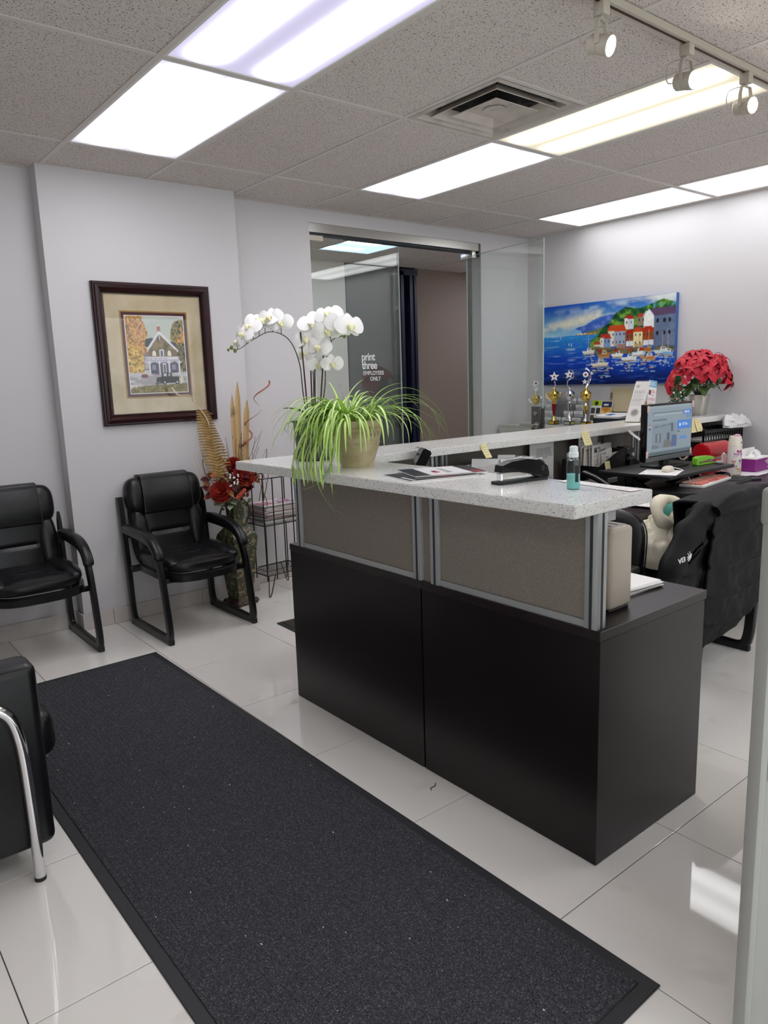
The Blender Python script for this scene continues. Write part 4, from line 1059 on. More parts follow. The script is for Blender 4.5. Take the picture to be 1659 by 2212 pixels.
for k in range(66):                                            # left and forward fall, some over the front edge
    az = math.radians(random.uniform(180, 262)); el = random.uniform(.25, 1.15); L_ = random.uniform(.24, .40)
    blade(crowns[random.choice((0, 0, 3))] + SC(random.uniform(-.035, .03), random.uniform(-.02, .03)), az, el, L_, random.uniform(1.9, 3.0), random.uniform(.006, .0088), z_floor=.004 if el > .0 and L_ < .37 else None)
for k in range(18):
    az = math.radians(random.uniform(262, 345)); el = random.uniform(.3, 1.1)
    blade(crowns[random.choice((1, 3, 0))] + SC(random.uniform(-.03, .03), random.uniform(0, .03)), az, el, random.uniform(.20, .31), random.uniform(2.3, 3.1), random.uniform(.006, .0085), z_floor=.004)
for k in range(44):
    az = math.radians(random.uniform(0, 200)); el = random.uniform(.6, 1.4)
    blade(crowns[random.randrange(4)] + SC(random.uniform(-.04, .04), random.uniform(-.02, .02)), az, el, random.uniform(.16, .30), random.uniform(1.6, 2.9), random.uniform(.0055, .008), z_floor=.004)
# long runners that hang over the front edge of the worktop
for pts in ([SC(-.06, .03, .19), SC(-.10, .08, .22), SC(-.14, .14, .17), SC(-.16, .185, .06), SC(-.15, .205, -.05), SC(-.105, .21, -.13), SC(-.06, .21, -.16)],
            [SC(-.05, .04, .19), SC(-.08, .10, .21), SC(-.10, .16, .12), SC(-.10, .195, .0), SC(-.10, .20, -.07), SC(-.095, .20, -.10)],
            [SC(-.04, .05, .19), SC(-.05, .11, .22), SC(-.065, .17, .12), SC(-.07, .195, -.01), SC(-.06, .197, -.055)],
            [SC(-.07, .02, .19), SC(-.13, .07, .22), SC(-.19, .13, .14), SC(-.21, .18, .04), SC(-.205, .20, -.05)],
            [SC(-.05, .04, .19), SC(-.07, .12, .18), SC(-.09, .19, .06), SC(-.13, .205, -.02), SC(-.19, .20, -.055), SC(-.22, .19, -.06)]):
    MB().ribbon(bez(*pts, n=5), lambda q: .0072 * min(1, .5 + 3 * q) * (1 - q) ** .45, fold=.28, cols=(gE, gE2, gC, gE2, gE)).build('leaf', LEAFM, t)

for k in range(16):                                            # shorter blades that just drop over the edge
    y0 = random.uniform(-.10, .13); d_ = random.uniform(.015, .075); out = -.228 - random.uniform(0, .02)
    pts = [Vector((-.05 + random.uniform(-.03, .03), y0 * .3, .185)), Vector((-.11, y0 * .6, .215 + random.uniform(-.02, .02))), Vector((-.175, y0 * .85, .16)), Vector((out, y0, .06)), Vector((out - .008, y0 * 1.05, -d_ * .3)), Vector((out - .006, y0 * 1.08 + random.uniform(-.02, .02), -d_))]
    MB().ribbon(bez(*pts, n=4), lambda q: .0078 * min(1, .5 + 3 * q) * (1 - q) ** .45, fold=.28, cols=(gE, gE2, gC, gE2, gE)).build('leaf', LEAFM, t)

# orchid: dark grey pot, leaves, stakes and arching sprays
GPOT = mat('slate_glaze', '#4a4b4e', .35, spec=.5); OLEAF = mat('orchid_leaf', '#3d5a48', .4, spec=.5); OSTEM = mat('orchid_stem', '#3d4425', .5); STAKE = mat('bamboo_stake', '#3f2a22', .55)
PETAL = mat('orchid_petal', '#f3f2f0', .55, sheen=.2); LIP = mat('orchid_lip', '#efeac0', .5); BUD = mat('orchid_bud', '#77813c', .5)
t = thing('orchid', 'white artificial orchid in a dark grey pot on the worktop corner', 'potted plant', (.534, -.116, ZA))
MB().lathe([(0, 0), (.070, 0), (.085, .006), (.094, .022), (.092, .034), (.078, .055), (.084, .11), (.088, .172), (.082, .172), (.078, .150), (0, .148)], 40).build('pot', GPOT, t)
MB().lathe([(0, .150), (.079, .151)], 20).build('moss', SOIL, t)
for a_, el, L_, w_ in ((185, .35, .15, .032), (200, 1.25, .12, .042), (95, .8, .13, .036), (10, .9, .14, .036), (330, .5, .12, .030), (250, .35, .11, .034)):
    a_ = math.radians(a_); h = IR * math.cos(a_) - IN * math.sin(a_)
    pts = []
    for k in range(9):
        q = k / 8; e = el - 1.1 * q * q; pts.append(h * (.01 + L_ * q * math.cos(e)) + UP * (.155 + L_ * q * math.sin(el - .55 * q * q)))
    MB().ribbon(pts, lambda q, w_=w_: w_ * math.sin(PI * (.1 + .85 * q)) ** .6, fold=.18).build('orchid_leaf', OLEAF, t)
pet = MB()
def petal_fn(u, v):
    wd = .0300 * math.sin(PI * min(1, v * .93 + .05)) ** .55; x = (u - .5) * 2 * wd; return (x, .006 + .050 * v, .006 * math.sin(v * PI) - .010 * v * v - .18 * abs(x) * (1 - v))
pet.grid(petal_fn, 6, 8); PET = pet.mesh('petal', PETAL)
sp_ = MB()
def sepal_fn(u, v):
    wd = .0155 * math.sin(PI * min(1, v * .92 + .06)) ** .7; x = (u - .5) * 2 * wd; return (x, .005 + .042 * v, -.004 - .010 * v * v)
sp_.grid(sepal_fn, 4, 7); SEP = sp_.mesh('petal', PETAL)
lip = MB().ball((0, .0, .008), (.006, .006, .008), 8, 6).ball((0, -.010, .012), (.009, .013, .005), 10, 6).ball((.009, -.004, .012), (.004, .009, .007), 8, 5).ball((-.009, -.004, .012), (.004, .009, .007), 8, 5)
LIPM = lip.mesh('flower', LIP)
def orchid_flower(c, d, s_=1.0, spin=0.0):
    q = Vector(d).normalized().to_track_quat('Z', 'Y')
    f = put('flower', LIPM, t, c); f.rotation_mode = 'QUATERNION'; f.rotation_quaternion = q @ Matrix.Rotation(spin, 4, 'Z').to_quaternion(); f.scale = (s_,) * 3
    for a_, me in ((90, SEP), (215, SEP), (325, SEP), (175, PET), (5, PET)):
        put('petal', me, f, (0, 0, .002 if me is PET else 0), (0, random.uniform(-.15, .15), math.radians(a_ - 90)))
def spray(pts, flowers, nb=3):
    ax = bez(*pts, n=9); MB().sweep(ax, .0030, n=6, taper=lambda u: 1 - .55 * u).build('flower_stem', OSTEM, t)
    for u, d, s_, off in flowers:
        p = ax[min(len(ax) - 1, int(u * (len(ax) - 1)))]; c = p + Vector(off); d = Vector(d)
        MB().sweep(bez(p, p.lerp(c, .6) + UP * .006, c - d.normalized() * .002, n=4), .0017, n=5).build('flower_stalk', OSTEM, t)
        orchid_flower(c, d, s_, random.uniform(-.25, .25))
    for k in range(nb):
        p = ax[-1 - k * 3] + UP * (.008 if k % 2 else -.004) ; MB().ball(p, (.008 - .001 * k * 0 - (.003 if k == 0 else 0), .007, .010 - (.003 if k == 0 else 0)), 10, 7).build('bud', BUD, t)
# spray 1 arches to the left in the picture
spray([SC(-.02, .01, .15), SC(-.035, .01, .30), SC(-.045, .01, .43), SC(-.085, .015, .53), SC(-.16, .02, .565), SC(-.235, .03, .535), SC(-.30, .04, .495), SC(-.345, .045, .497)],
      [(.50, SC(.0, 1, .25), 1.0, SC(.005, .03, .045)), (.56, SC(-.25, 1, .35), 1.05, SC(-.005, .02, .06)), (.62, SC(-.5, .8, .5), 1.1, SC(.005, .01, .05)), (.67, SC(.2, .9, .7), 1.05, SC(.0, .0, .065)), (.72, SC(-.5, .7, .6), 1.1, SC(-.01, .015, .05)), (.79, SC(-.6, .9, .3), 1.0, SC(-.01, .02, .04)), (.88, SC(-.9, .5, .3), .7, SC(.0, .02, .03))], 3)
# spray 2 leans right, sprays of round blooms
spray([SC(.03, .0, .15), SC(.062, .0, .32), SC(.072, .01, .43), SC(.10, .03, .515), SC(.145, .05, .535), SC(.185, .06, .545)],
      [(.40, SC(.3, 1, .1), .95, SC(.03, .03, -.01)), (.50, SC(-.5, 1, .1), 1.1, SC(-.035, .04, .02)), (.60, SC(.1, 1, -.1), 1.2, SC(-.01, .05, .045)), (.68, SC(-.2, .8, .5), 1.15, SC(-.02, .03, .10)), (.76, SC(.2, 1, .15), 1.25, SC(.01, .05, .05)), (.88, SC(.5, 1, .15), 1.25, SC(.025, .045, .035)), (.95, SC(.8, .5, .4), 1.1, SC(.0, -.01, .05))], 4)
# spray 3 between them
spray([SC(.0, -.02, .15), SC(.012, -.02, .34), SC(.01, -.02, .45), SC(.02, 0, .53), SC(.05, .02, .58)],
      [(.42, SC(.4, 1, .0), .95, SC(.03, .03, .0)), (.55, SC(-.6, 1, .2), 1.0, SC(-.03, .02, .01)), (.65, SC(-.2, 1, .3), 1.1, SC(-.02, .03, .03)), (.78, SC(.2, 1, .5), 1.2, SC(.0, .03, .05)), (.92, SC(.0, .8, .6), 1.2, SC(.02, .02, .05))], 2)
for pts in ([SC(-.015, .02, .15), SC(-.032, .02, .56)], [SC(.0, .0, .15), SC(.006, .0, .52)], [SC(.03, .02, .15), SC(.068, .02, .50)], [SC(.012, .01, .15), SC(.025, .01, .48)]):
    MB().sweep(pts, .0034, n=7).build('stake', STAKE, t)
MB().sweep([SC(.058, .012, .36), SC(.074, .012, .362), SC(.074, .022, .362), SC(.058, .022, .36)], .002, n=5).build('tie', CREAM, t)

# magazines
def cover(dark, seed):
    p = Paint(70, 90, dark); n = p.noise(6, 6, seed); p.mix(np.clip((n - .5) * 5, 0, 1) * .6, '#3a3a42')
    p.mix(((p.V > .35) & (p.V < .75) & (p.U < .6)) * np.clip((p.noise(9, 9, seed + 3) - .52) * 8, 0, 1), '#b3203a')
    p.rect(.05, .04, .5, .09, '#e8e8e8', .8); p.text(.55, .82, .95, .95, 4, '#d8d8d8', seed); return p
def magazine(lab, c, rz, p, z, sx=.21, sy=.275, nsh=.005):
    t = thing('magazine', lab, 'magazine', (c[0], c[1], z), rz)
    MB().rbox(-sx / 2, sx / 2, -sy / 2, sy / 2, .0002, nsh, .0012, 1).build('pages', PAPER, t)
    p.sheet('cover', PRINTG, t, sx, sy, Matrix.Translation((0, 0, nsh + .0004)))
    return t
magazine('black and red magazine on the front worktop, lowest of the two', (.475, -.955), 1.35, cover('#16161a', 3), ZA)
p = Paint(70, 90, '#f0eff0'); p.rect(0, 0, 1, .22, '#2a2c36'); p.rect(0, .80, 1, 1, '#1c1c22'); p.ell(.35, .38, .10, .05, '#c22a4a'); p.ell(.48, .38, .06, .04, '#3a2a6a'); p.text(.18, .50, .85, .60, 2, '#4a4a58', 5, .8, .6); p.ell(.2, .9, .2, .06, '#a01c34')
magazine('white, navy and red magazine lying across the black one on the front worktop', (.545, -.935), 1.18, p, ZA + .0058)

# stapler
t = thing('stapler', 'large black desk stapler on the front worktop', 'stapler', (.556, -1.300, ZA), rz=math.atan2(-.03, .21))
MB().prism([(-.105, -.019), (-.098, -.022), (.105, -.020), (.112, -.012), (.112, .012), (.105, .020), (-.098, .022), (-.105, .019)], 0, .010).build('base', PLAST, t)
prof = [(-.092, .040), (-.088, .062), (-.05, .072), (.02, .076), (.07, .068), (.105, .046), (.112, .025), (.112, .010), (.070, .012), (.03, .026), (-.02, .036)]
MB().prism([(x, z) for x, z in prof], -.019, .019, Matrix.Rotation(PI / 2, 4, 'X')).build('handle', PLASTG, t)
MB().box(-.088, .02, -.010, .010, .022, .037).build('magazine_rail', STEEL, t)
MB().rbox(-.09, -.082, -.012, .012, .012, .036, .001, 1).build('staple_head', CHROME, t)
MB().ball((.085, -.0, .04), (.024, .0205, .03), 14, 10).build('hinge', PLAST, t)

# hand sanitiser
t = thing('sanitizer_bottle', 'small clear bottle of teal hand sanitizer on the front worktop', 'bottle', (.537, -1.527, ZA))
BOT = glass_mat('clear_plastic', '#e6eeee', 1.0); fix_glass(BOT); GEL = mat('teal_gel', '#8fe0da', .25)
MB().lathe([(0, .001), (.019, .001), (.0205, .006), (.0205, .075), (.018, .088), (.011, .094), (.011, .100), (0, .100)], 28).build('bottle_body', BOT, t)
MB().lathe([(0, .003), (.0185, .003), (.0195, .007), (.0195, .046), (0, .046)], 28).build('gel', GEL, t)
MB().lathe([(0, .098), (.015, .098), (.015, .112), (.0125, .114), (.0125, .128), (.009, .132), (0, .132)], 24).build('flip_cap', mat('frosted_cap', '#dfe7e7', .3), t)
LBL = MB()
def lab_fn(u, v): a = math.radians(232 + 30 * u); return (.0209 * math.cos(a), .0209 * math.sin(a), .024 + .05 * v)
LBL.grid(lab_fn, 5, 2); LBL.build('label', INK, t)
# torn note along the edge
def paper_sheet(lab, name, c, rz, sx, sy, p=None, z=None, m=PAPER, cat='paper', tilt=None, group=None, th=.0006, curl=0.0):
    t = thing(name, lab, cat, c, rz, group)
    if tilt: t.rotation_euler = (tilt[0], tilt[1], rz)
    def fn(u, v): x = (u - .5) * sx; y = (v - .5) * sy; return (x, y, .0004 + curl * ((2 * u - 1) ** 4 + (2 * v - 1) ** 2 * .5) * .5)
    b = MB().grid(fn, 8, 8)
    n = len(b.v); b.add([(x, y, z_ + th) for x, y, z_ in b.v], [tuple(f) for f in b.f])
    b.build('sheet', m, t)
    if p: p.sheet('print', PRINT, t, sx * .995, sy * .995, Matrix.Translation((0, 0, .0007 + th)), bend=lambda X, Y: curl * ((2 * X / sx) ** 4 + (2 * Y / sy) ** 2 * .5) * .5)
    return t
def doc(seed, tone='#f2f1f0', ink='#5a5a60', rows=22):
    p = Paint(50, 70, tone); p.rect(.1, .05, .45, .08, ink, .8); p.text(.1, .13, .92, .93, rows, ink, seed, .55, .45); return p
paper_sheet('torn printed note at the right end of the front worktop', 'note_sheet', (.640, -1.545, ZA), 1.42, .30, .055, doc(4, '#efeceb', '#8a8688', 5), curl=.002)

# document scanner and paper pile behind the near post
t = thing('scanner', 'beige desktop scanner under the near end of the worktop', 'scanner', (.575, -1.640, CH))
b = MB()
pr = [(.0, .004), (.0, .235), (.012, .262), (.03, .268), (.20, .262), (.22, .25), (.22, .004)]
M_ = Matrix(((0, 0, 1, 0), (1, 0, 0, 0), (0, 1, 0, 0), (0, 0, 0, 1)))
b = MB().rbox(0, .118, 0, .22, .006, .262, .014, 3); b.build('body', WARMW, t)
MB().box(.012, .106, .02, .2, .262, .2635).build('top_panel', PAPER2, t)
for k in range(5): MB().box(.018 + k * .018, .026 + k * .018, .03, .19, .2635, .2642).build('top_print', INK, t) if k in (1, 3) else None
MB().rbox(.006, .112, .006, .214, 0, .007, .003, 1).build('foot', PLAST, t)
zz = CH
for k in range(9):
    o = MB().box(-.108, .108, -.14, .14, .0003, .0022).build('paper_sheet', PAPER, None, (.86 + random.uniform(-.006, .006), -1.440 + random.uniform(-.006, .006), zz), (0, 0, -.09 + random.uniform(-.05, .05)))
    tag(o, 'white sheet in the pile beside the beige scanner, ' + ordn(9 - k) + ' from its top', 'paper', 'paper pile beside the scanner'); zz += .0023
# black slanted holder behind the worktop
t = thing('phone_stand', 'black slanted stand with chrome roller rising behind the front worktop', 'stand', (1.02, -.30, CH))
b = MB().rbox(-.05, .05, -.05, .05, 0, .012, .004); b.sweep([(0, .02, .01), (0, .02, .30)], .011, n=10); b.build('base', PLAST, t)
R_ = Matrix.Translation((0, .02, .325)) @ Matrix.Rotation(-.45, 4, 'Z') @ Matrix.Rotation(.5, 4, 'Y')
m_ = MB(); bm = bmesh.new(); bmesh.ops.create_cube(bm, size=1)
for q in bm.verts: q.co = Vector((q.co.x * .045, q.co.y * .085, q.co.z * .15))
bmesh.ops.bevel(bm, geom=list(bm.edges), offset=.006, segments=2, affect='EDGES'); m_._bm(bm, R_); m_.build('body', PLASTG, t)
MB().cyl(R_ @ Vector((-.03, -.03, .055)), R_ @ Vector((-.03, .03, .055)), .014, n=18).build('roller', CHROME, t)
m_ = MB().add([R_ @ Vector(q) for q in ((-.0235, -.03, -.06), (-.0235, .03, -.06), (-.0235, .03, .03), (-.0235, -.03, .03))], [(0, 1, 2, 3)], False); m_.build('face_plate', STEEL, t)

# ================================================================== ON THE BACK DESK
def clutter_note(lab, x, z, w_, h_, rz, seed, m=YNOTE, sway=.02, group=None):
    t = thing('sticky_note', lab, 'note', (x, -.2265, z), 0, group)
    def fn(u, v): xx = (u - .5) * w_; q = v; return (xx + rz * q * h_, -.001 - sway * math.sin(q * 1.6) * q - .002 * math.sin(u * 5), -q * h_)
    MB().grid(fn, 6, 8).build('sheet', m, t)
    b = MB()
    for k in range(4):
        q = .25 + k * .17; pts = [Vector(fn(.2 + .6 * j / 8, q)) + Vector((0, -.0012, .0015 * math.sin(j * 2.1 + k + seed))) for j in range(9)]; b.sweep(pts, .0006, n=3)
    b.build('handwriting', mat('pencil_grey_%d' % seed, '#9a9478', .8), t); return t
clutter_note('pale yellow sticky note hanging from the back worktop edge, leftmost of them', 1.515, 1.118, .05, .075, .35, 1)
clutter_note('crumpled yellow sticky note on the back worktop edge above the mail holder', 2.395, 1.119, .078, .08, .15, 2)
clutter_note('white paper strip curling out from the back worktop edge left of the monitor', 2.85, 1.10, .04, .07, .9, 3, PAPER, .05)
clutter_note('two cream notes pinned to the back worktop edge, right of the monitor', 3.62, 1.117, .09, .09, .05, 4)
o = clutter_note('cream note overlapping its neighbour on the worktop edge, right of the monitor', 3.70, 1.115, .085, .085, .08, 5); o.location.y -= .004

# letter pile in a low black tray (left), upright letters
t = thing('letter_tray', 'low black tray of opened mail on the back desk behind the stapler', 'tray', (1.72, -.17, CH))
MB().box(-.30, .30, -.10, .10, 0, .006).box(-.30, .30, -.10, -.096, 0, .10).box(-.30, .30, .096, .10, 0, .16).box(-.30, -.296, -.1, .1, 0, .13).box(.296, .30, -.1, .1, 0, .13).build('tray_body', PLAST, t)
random.seed(21)
for k in range(22):
    x = -.27 + .54 * random.random(); y = -.085 + k * .0082; h = random.uniform(.205, .27) + .0010 * k; wd = random.choice((.10, .14, .22))
    x = max(-.29 + wd / 2, min(.29 - wd / 2, x)); m = random.choice((PAPER, PAPER, PAPER2, YNOTE if k == 17 else PAPER))
    o = MB().box(-wd / 2, wd / 2, -.001, .001, 0, h).build('envelope', m, None, (1.72 + x, -.17 + y, CH + .007), (random.uniform(-.03, .03) , random.uniform(-.10, .10), random.uniform(-.05, .05)))
    o.location.z += abs(math.sin(o.rotation_euler.y)) * wd / 2
    tag(o, 'envelope or letter in the low mail tray, ' + ordn(k + 1) + ' from the front', 'envelope', 'mail in the low tray')
# standing printed sheet
t = thing('instruction_sheet', 'upright printed instruction sheet in front of the back screen, above the stapler', 'paper', (2.22, -.045, CH + .02))
MB().box(-.112, .112, 0, .002, 0, .295).build('sheet', PAPER, t)
p = Paint(60, 76, '#e9e6e3'); p.text(.28, .10, .95, .34, 6, '#3a3a3e', 5, .9, .5); p.text(.28, .45, .95, .9, 10, '#8a888a', 6, .7, .35); p.rect(.05, .74, .95, .745, '#8a888a')
p.sheet('print', PRINT, t, .222, .29, Matrix.Translation((0, -.0008, .148)) @ Matrix.Rotation(PI / 2, 4, 'X'))
MB().box(-.06, .06, -.03, .03, -.02, 0).build('clip_base', PLAST, t)
# pen cup
t = thing('pencil_cup', 'black pen cup with white rolled papers on the back desk behind the sanitizer', 'cup', (2.42, -.11, CH))
MB().lathe([(0, .003), (.052, .003), (.055, .20), (.052, .20), (.049, .01), (0, .01)], 24).build('cup', PLAST, t)
for k in range(12):
    a = k * 2.4; r = .037 * math.sqrt(k / 12)
    o = MB().cyl((0, 0, 0), (0, 0, .185 + .02 * (k % 3)), .0075, n=8).build('paper_roll', PAPER, None, (2.42 + r * math.cos(a), -.11 + r * math.sin(a), CH + .012))
    tag(o, 'white paper roll in the black pen cup, ' + ordn(k + 1) + ' counted outward from the middle', 'paper roll', 'rolls in the pen cup')
# magazine file with mail
t = thing('file_holder', 'black slanted file holder stuffed with letters, left of the loudspeaker', 'file holder', (2.62, -.17, CH))
MB().prism([(-.14, 0), (.14, 0), (.14, .25), (.09, .25), (-.14, .16)], -.10, -.096, Matrix.Rotation(PI / 2, 4, 'X')).prism([(-.14, 0), (.14, 0), (.14, .25), (.09, .25), (-.14, .16)], .096, .10, Matrix.Rotation(PI / 2, 4, 'X')).box(.136, .14, -.1, .1, 0, .25).box(-.14, -.136, -.1, .1, 0, .16).box(-.14, .14, -.1, .1, 0, .004).build('holder_body', PLAST, t)
MB().rbox(-.05, .05, -.104, -.099, .05, .08, .001, 1).build('label_slot', STEEL, t)
for k, (x, y, wd, h, ry, m) in enumerate(((-.02, .07, .20, .335, .02, PAPER2), (.0, .05, .21, .27, -.06, PAPER), (-.03, .03, .19, .255, .05, YNOTE), (.03, .01, .20, .265, -.08, PAPER), (.02, -.01, .2, .275, -.03, PAPER), (-.02, -.03, .11, .22, .18, PAPER), (.05, -.045, .11, .24, -.15, PAPER), (.0, -.06, .09, .21, .1, PAPER), (.085, -.07, .09, .225, -.05, PAPER))):
    t2 = thing('letter', 'letter in the black file holder, ' + ['tallest curled sheet at the back', 'wide white sheet second from the back', 'cream sheet in the middle', 'white sheet leaning right', 'white sheet with printed heading', 'narrow slip leaning left', 'narrow slip leaning right', 'short slip in front', 'front slip at the right side'][k], 'letter', (2.62 + x, -.17 + y, CH + .005), 0, 'letters in the file holder')
    t2.rotation_euler = (0, ry, 0); t2.location.z += abs(math.sin(ry)) * wd / 2
    MB().box(-wd / 2, wd / 2, 0, .0016, 0, h).build('sheet', m, t2)
    p = doc(k + 30, '#eeeae6', '#77747a', 16); p.sheet('print', PRINT, t2, wd * .97, h * .97, Matrix.Translation((0, -.0006, h / 2)) @ Matrix.Rotation(PI / 2, 4, 'X'))
    if k == 4:
        text_mesh('heading', 'Gmail', .028, INK, t2, Matrix.Translation((-.03, -.0012, h - .045)) @ Matrix.Rotation(PI / 2, 4, 'X'))
        text_mesh('heading', 'M', .032, mat('heading_ink', '#3a3438', .6), t2, Matrix.Translation((-.075, -.0012, h - .047)) @ Matrix.Rotation(PI / 2, 4, 'X'), bold=.002)
o = clutter_note('yellow note stuck on the front of the black file holder', 2.555, .93, .055, .055, .2, 7, YNOTE, .004); o.location.y = -.2745
# fabric pinned sheet behind the loudspeaker
t = thing('pinned_sheet', 'grey printed sheet pinned to the screen behind the loudspeaker', 'paper', (3.03, -.001, .955))
MB().box(-.115, .115, .0, .0012, -.15, .13).build('sheet', PAPER2, t)
doc(9, '#8f8b88', '#6a6868', 24).sheet('print', PRINT, t, .228, .278, Matrix.Translation((0, -.0008, -.01)) @ Matrix.Rotation(PI / 2, 4, 'X'))
# loudspeaker
t = thing('loudspeaker', 'small black desktop loudspeaker left of the monitor', 'speaker', (2.89, -.20, CH + .055), rz=-.25)
b = MB(); pr = [(-.065, 0), (.06, 0), (.05, .19), (-.045, .19)]
m_ = MB(); bm = bmesh.new(); bmesh.ops.create_cube(bm, size=1)
for q in bm.verts:
    z = q.co.z + .5; q.co = Vector((q.co.x * (.115 - .02 * z), q.co.y * (.12 - .03 * z) + .03 * z, .19 * z))
bmesh.ops.bevel(bm, geom=list(bm.edges), offset=.012, segments=3, affect='EDGES'); m_._bm(bm); m_.build('cabinet', PLASTG, t)
RS = Matrix.Translation((0, -.061, .075)) @ Matrix.Rotation(PI / 2 - .235, 4, 'X')
MB().lathe([(.038, 0), (.044, .004), (.044, .006), (.036, .004), (.012, -.006 + .006), (.011, .006), (0, .008)], 26, m=RS.to_3x3(), c=RS.translation).build('woofer', PLAST, t)
RS = Matrix.Translation((0, -.046, .145)) @ Matrix.Rotation(PI / 2 - .235, 4, 'X')
MB().lathe([(.010, 0), (.012, .003), (.0, .004)], 16, m=RS.to_3x3(), c=RS.translation).build('badge', STEEL, t)
MB().box(-.07, .07, -.07, .07, -.054, 0).build('plinth', PLAST, t)
# telephone
t = thing('telephone', 'black desk telephone on the back desk below the loudspeaker', 'telephone', (2.24, -.47, CH), rz=.15)
m_ = MB(); bm = bmesh.new(); bmesh.ops.create_cube(bm, size=1)
for q in bm.verts:
    y = q.co.y + .5; z = q.co.z + .5; q.co = Vector((q.co.x * .19, -.10 + .2 * y, z * (.03 + .095 * y)))
bmesh.ops.bevel(bm, geom=list(bm.edges), offset=.008, segments=3, affect='EDGES'); m_._bm(bm); m_.build('body', PLAST, t)
hp = bez((-.06, -.105, .07), (-.06, -.06, .10), (-.06, .02, .142), (-.06, .095, .165), n=6)
MB().sweep(hp, .026, .013, 12, .7, ref=(1, 0, 0), taper=lambda u: 1.25 - 1.2 * u * (1 - u)).build('handset', PLASTG, t)
for i in range(3):
    for j in range(4): y = -.06 + .03 * j; MB().rbox(.0 + i * .026, .018 + i * .026, y - .007, y + .007, .03 + (y + .1) / .2 * .095, .036 + (y + .1) / .2 * .095, .002, 1).build('key', mat('phone_key', '#3a3b3e', .5) if 'phone_key' not in MATS else MATS['phone_key'], t)

# monitor riser with keyboard shelf
t = thing('desk_riser', 'black sit-stand desk riser carrying the monitor, with a lower keyboard shelf', 'riser', (2.735, -.56, CH))
MB().rbox(-.365, .36, -.235, .22, .135, .155, .004).build('upper_platform', PLAST, t)
b = MB().prism([(-.385, -.20), (-.36, -.335), (-.30, -.372), (.08, -.372), (.16, -.345), (.36, -.34), (.42, -.372), (.46, -.33), (.44, -.20), (.36, -.10), (-.34, -.10)], .056, .072); b.build('keyboard_shelf', PLAST, t)
MB().rbox(-.36, .36, -.18, .20, 0, .02, .004).build('base', PLAST, t)
for x in (-.30, .30):
    MB().prism([(-.16, .02), (-.10, .02), (.10, .136), (.04, .136)], -.012, .012, Matrix.Translation((x, 0, 0)) @ Matrix(((0, 0, 1, 0), (1, 0, 0, 0), (0, 1, 0, 0), (0, 0, 0, 1)))).build('lift_arm', PLASTG, t)
    MB().prism([(.16, .02), (.10, .02), (-.10, .136), (-.04, .136)], -.012, .012, Matrix.Translation((x * .92, 0, 0)) @ Matrix(((0, 0, 1, 0), (1, 0, 0, 0), (0, 1, 0, 0), (0, 0, 0, 1)))).build('lift_arm', PLASTG, t)
    MB().rbox(x - .015, x + .015, -.30, -.10, .02, .058, .003).build('shelf_bracket', PLAST, t)
PZ = CH + .155
# monitor
t = thing('monitor', 'black flat computer monitor with a listing page on its screen', 'monitor', (2.775, -.535, PZ))
MB().rbox(-.252, .252, -.018, .022, .045, .378, .004).build('housing', PLASTG, t)
MB().box(-.03, .03, .0, .03, .0, .10).build('stand_neck', PLAST, t)
MB().rbox(-.12, .12, -.08, .10, 0, .010, .004).build('stand_foot', PLAST, t)
MB().rbox(-.252, .252, -.022, -.016, .045, .072, .002, 1).build('lower_bezel', mat('grey_bezel', '#5c5e62', .4), t)
p = Paint(110, 66, '#7f8d96'); U, V = p.U, p.V
p.rect(0, 0, 1, .05, '#8a969c'); p.rect(.12, .14, .80, .20, '#2f3a44'); p.rect(.125, .15, .795, .19, '#8f9ca3'); p.rect(.80, .12, .99, .21, '#4a72b8'); p.text(.82, .15, .98, .18, 1, '#cfd8e6', 2, .9, 1); p.rect(.86, .25, .99, .29, '#5f7fb0'); p.text(.12, .27, .5, .31, 1, '#3c464e', 3, .8, .8)
p.rect(.11, .36, .64, .86, '#76838c'); p.poly([(.14, .42), (.56, .38), (.56, .40), (.14, .44)], '#565f6c'); p.rect(.18, .56, .31, .74, '#5c6670'); p.rect(.24, .57, .26, .73, '#87939a'); p.rect(.44, .56, .50, .76, '#4d5664'); p.rect(.53, .36, .57, .55, '#565a66'); p.poly([(.36, .86), (.38, .70), (.50, .72), (.64, .84), (.64, .86)], '#6a6a6c'); p.rect(.55, .62, .66, .86, '#4f5f86'); p.poly([(.11, .86), (.11, .78), (.24, .80), (.27, .86)], '#646d78')
p.rect(.66, .34, .99, .52, '#3f76c0'); p.rect(.72, .40, .75, .45, '#dfe6f0'); p.text(.78, .39, .95, .48, 3, '#c9d6ea', 8, .9, .4); p.rect(.74, .66, .90, .73, '#4f7fc0'); p.rect(.66, .55, .74, .57, '#4a5a78'); p.rect(.0, .93, 1, 1, '#55606a'); p.rect(.10, .955, .35, .985, '#2f5a3a', .6)
p.ell(.055, .41, .022, .05, '#8a3a44'); p.ell(.055, .44, .022, .05, '#3f4a80', .7); p.rect(.04, .40, .07, .42, '#d8d4d4', .7)
p.sheet('screen', mat('lit_screen', '#ffffff', .2, attr=True, emit=.20), t, .488, .288, Matrix.Translation((0, -.0184, .222)) @ Matrix.Rotation(PI / 2, 4, 'X'))
for x, z in ((-.246, .35), (-.246, .09), (.246, .36), (.238, .075)):
    MB().rbox(x - .009, x + .009, -.026, -.0195, z - .02, z + .02, .003, 2).build('corner_clip', mat('pink_clip', '#d9b8b4', .3) if 'pink_clip' not in MATS else MATS['pink_clip'], t)
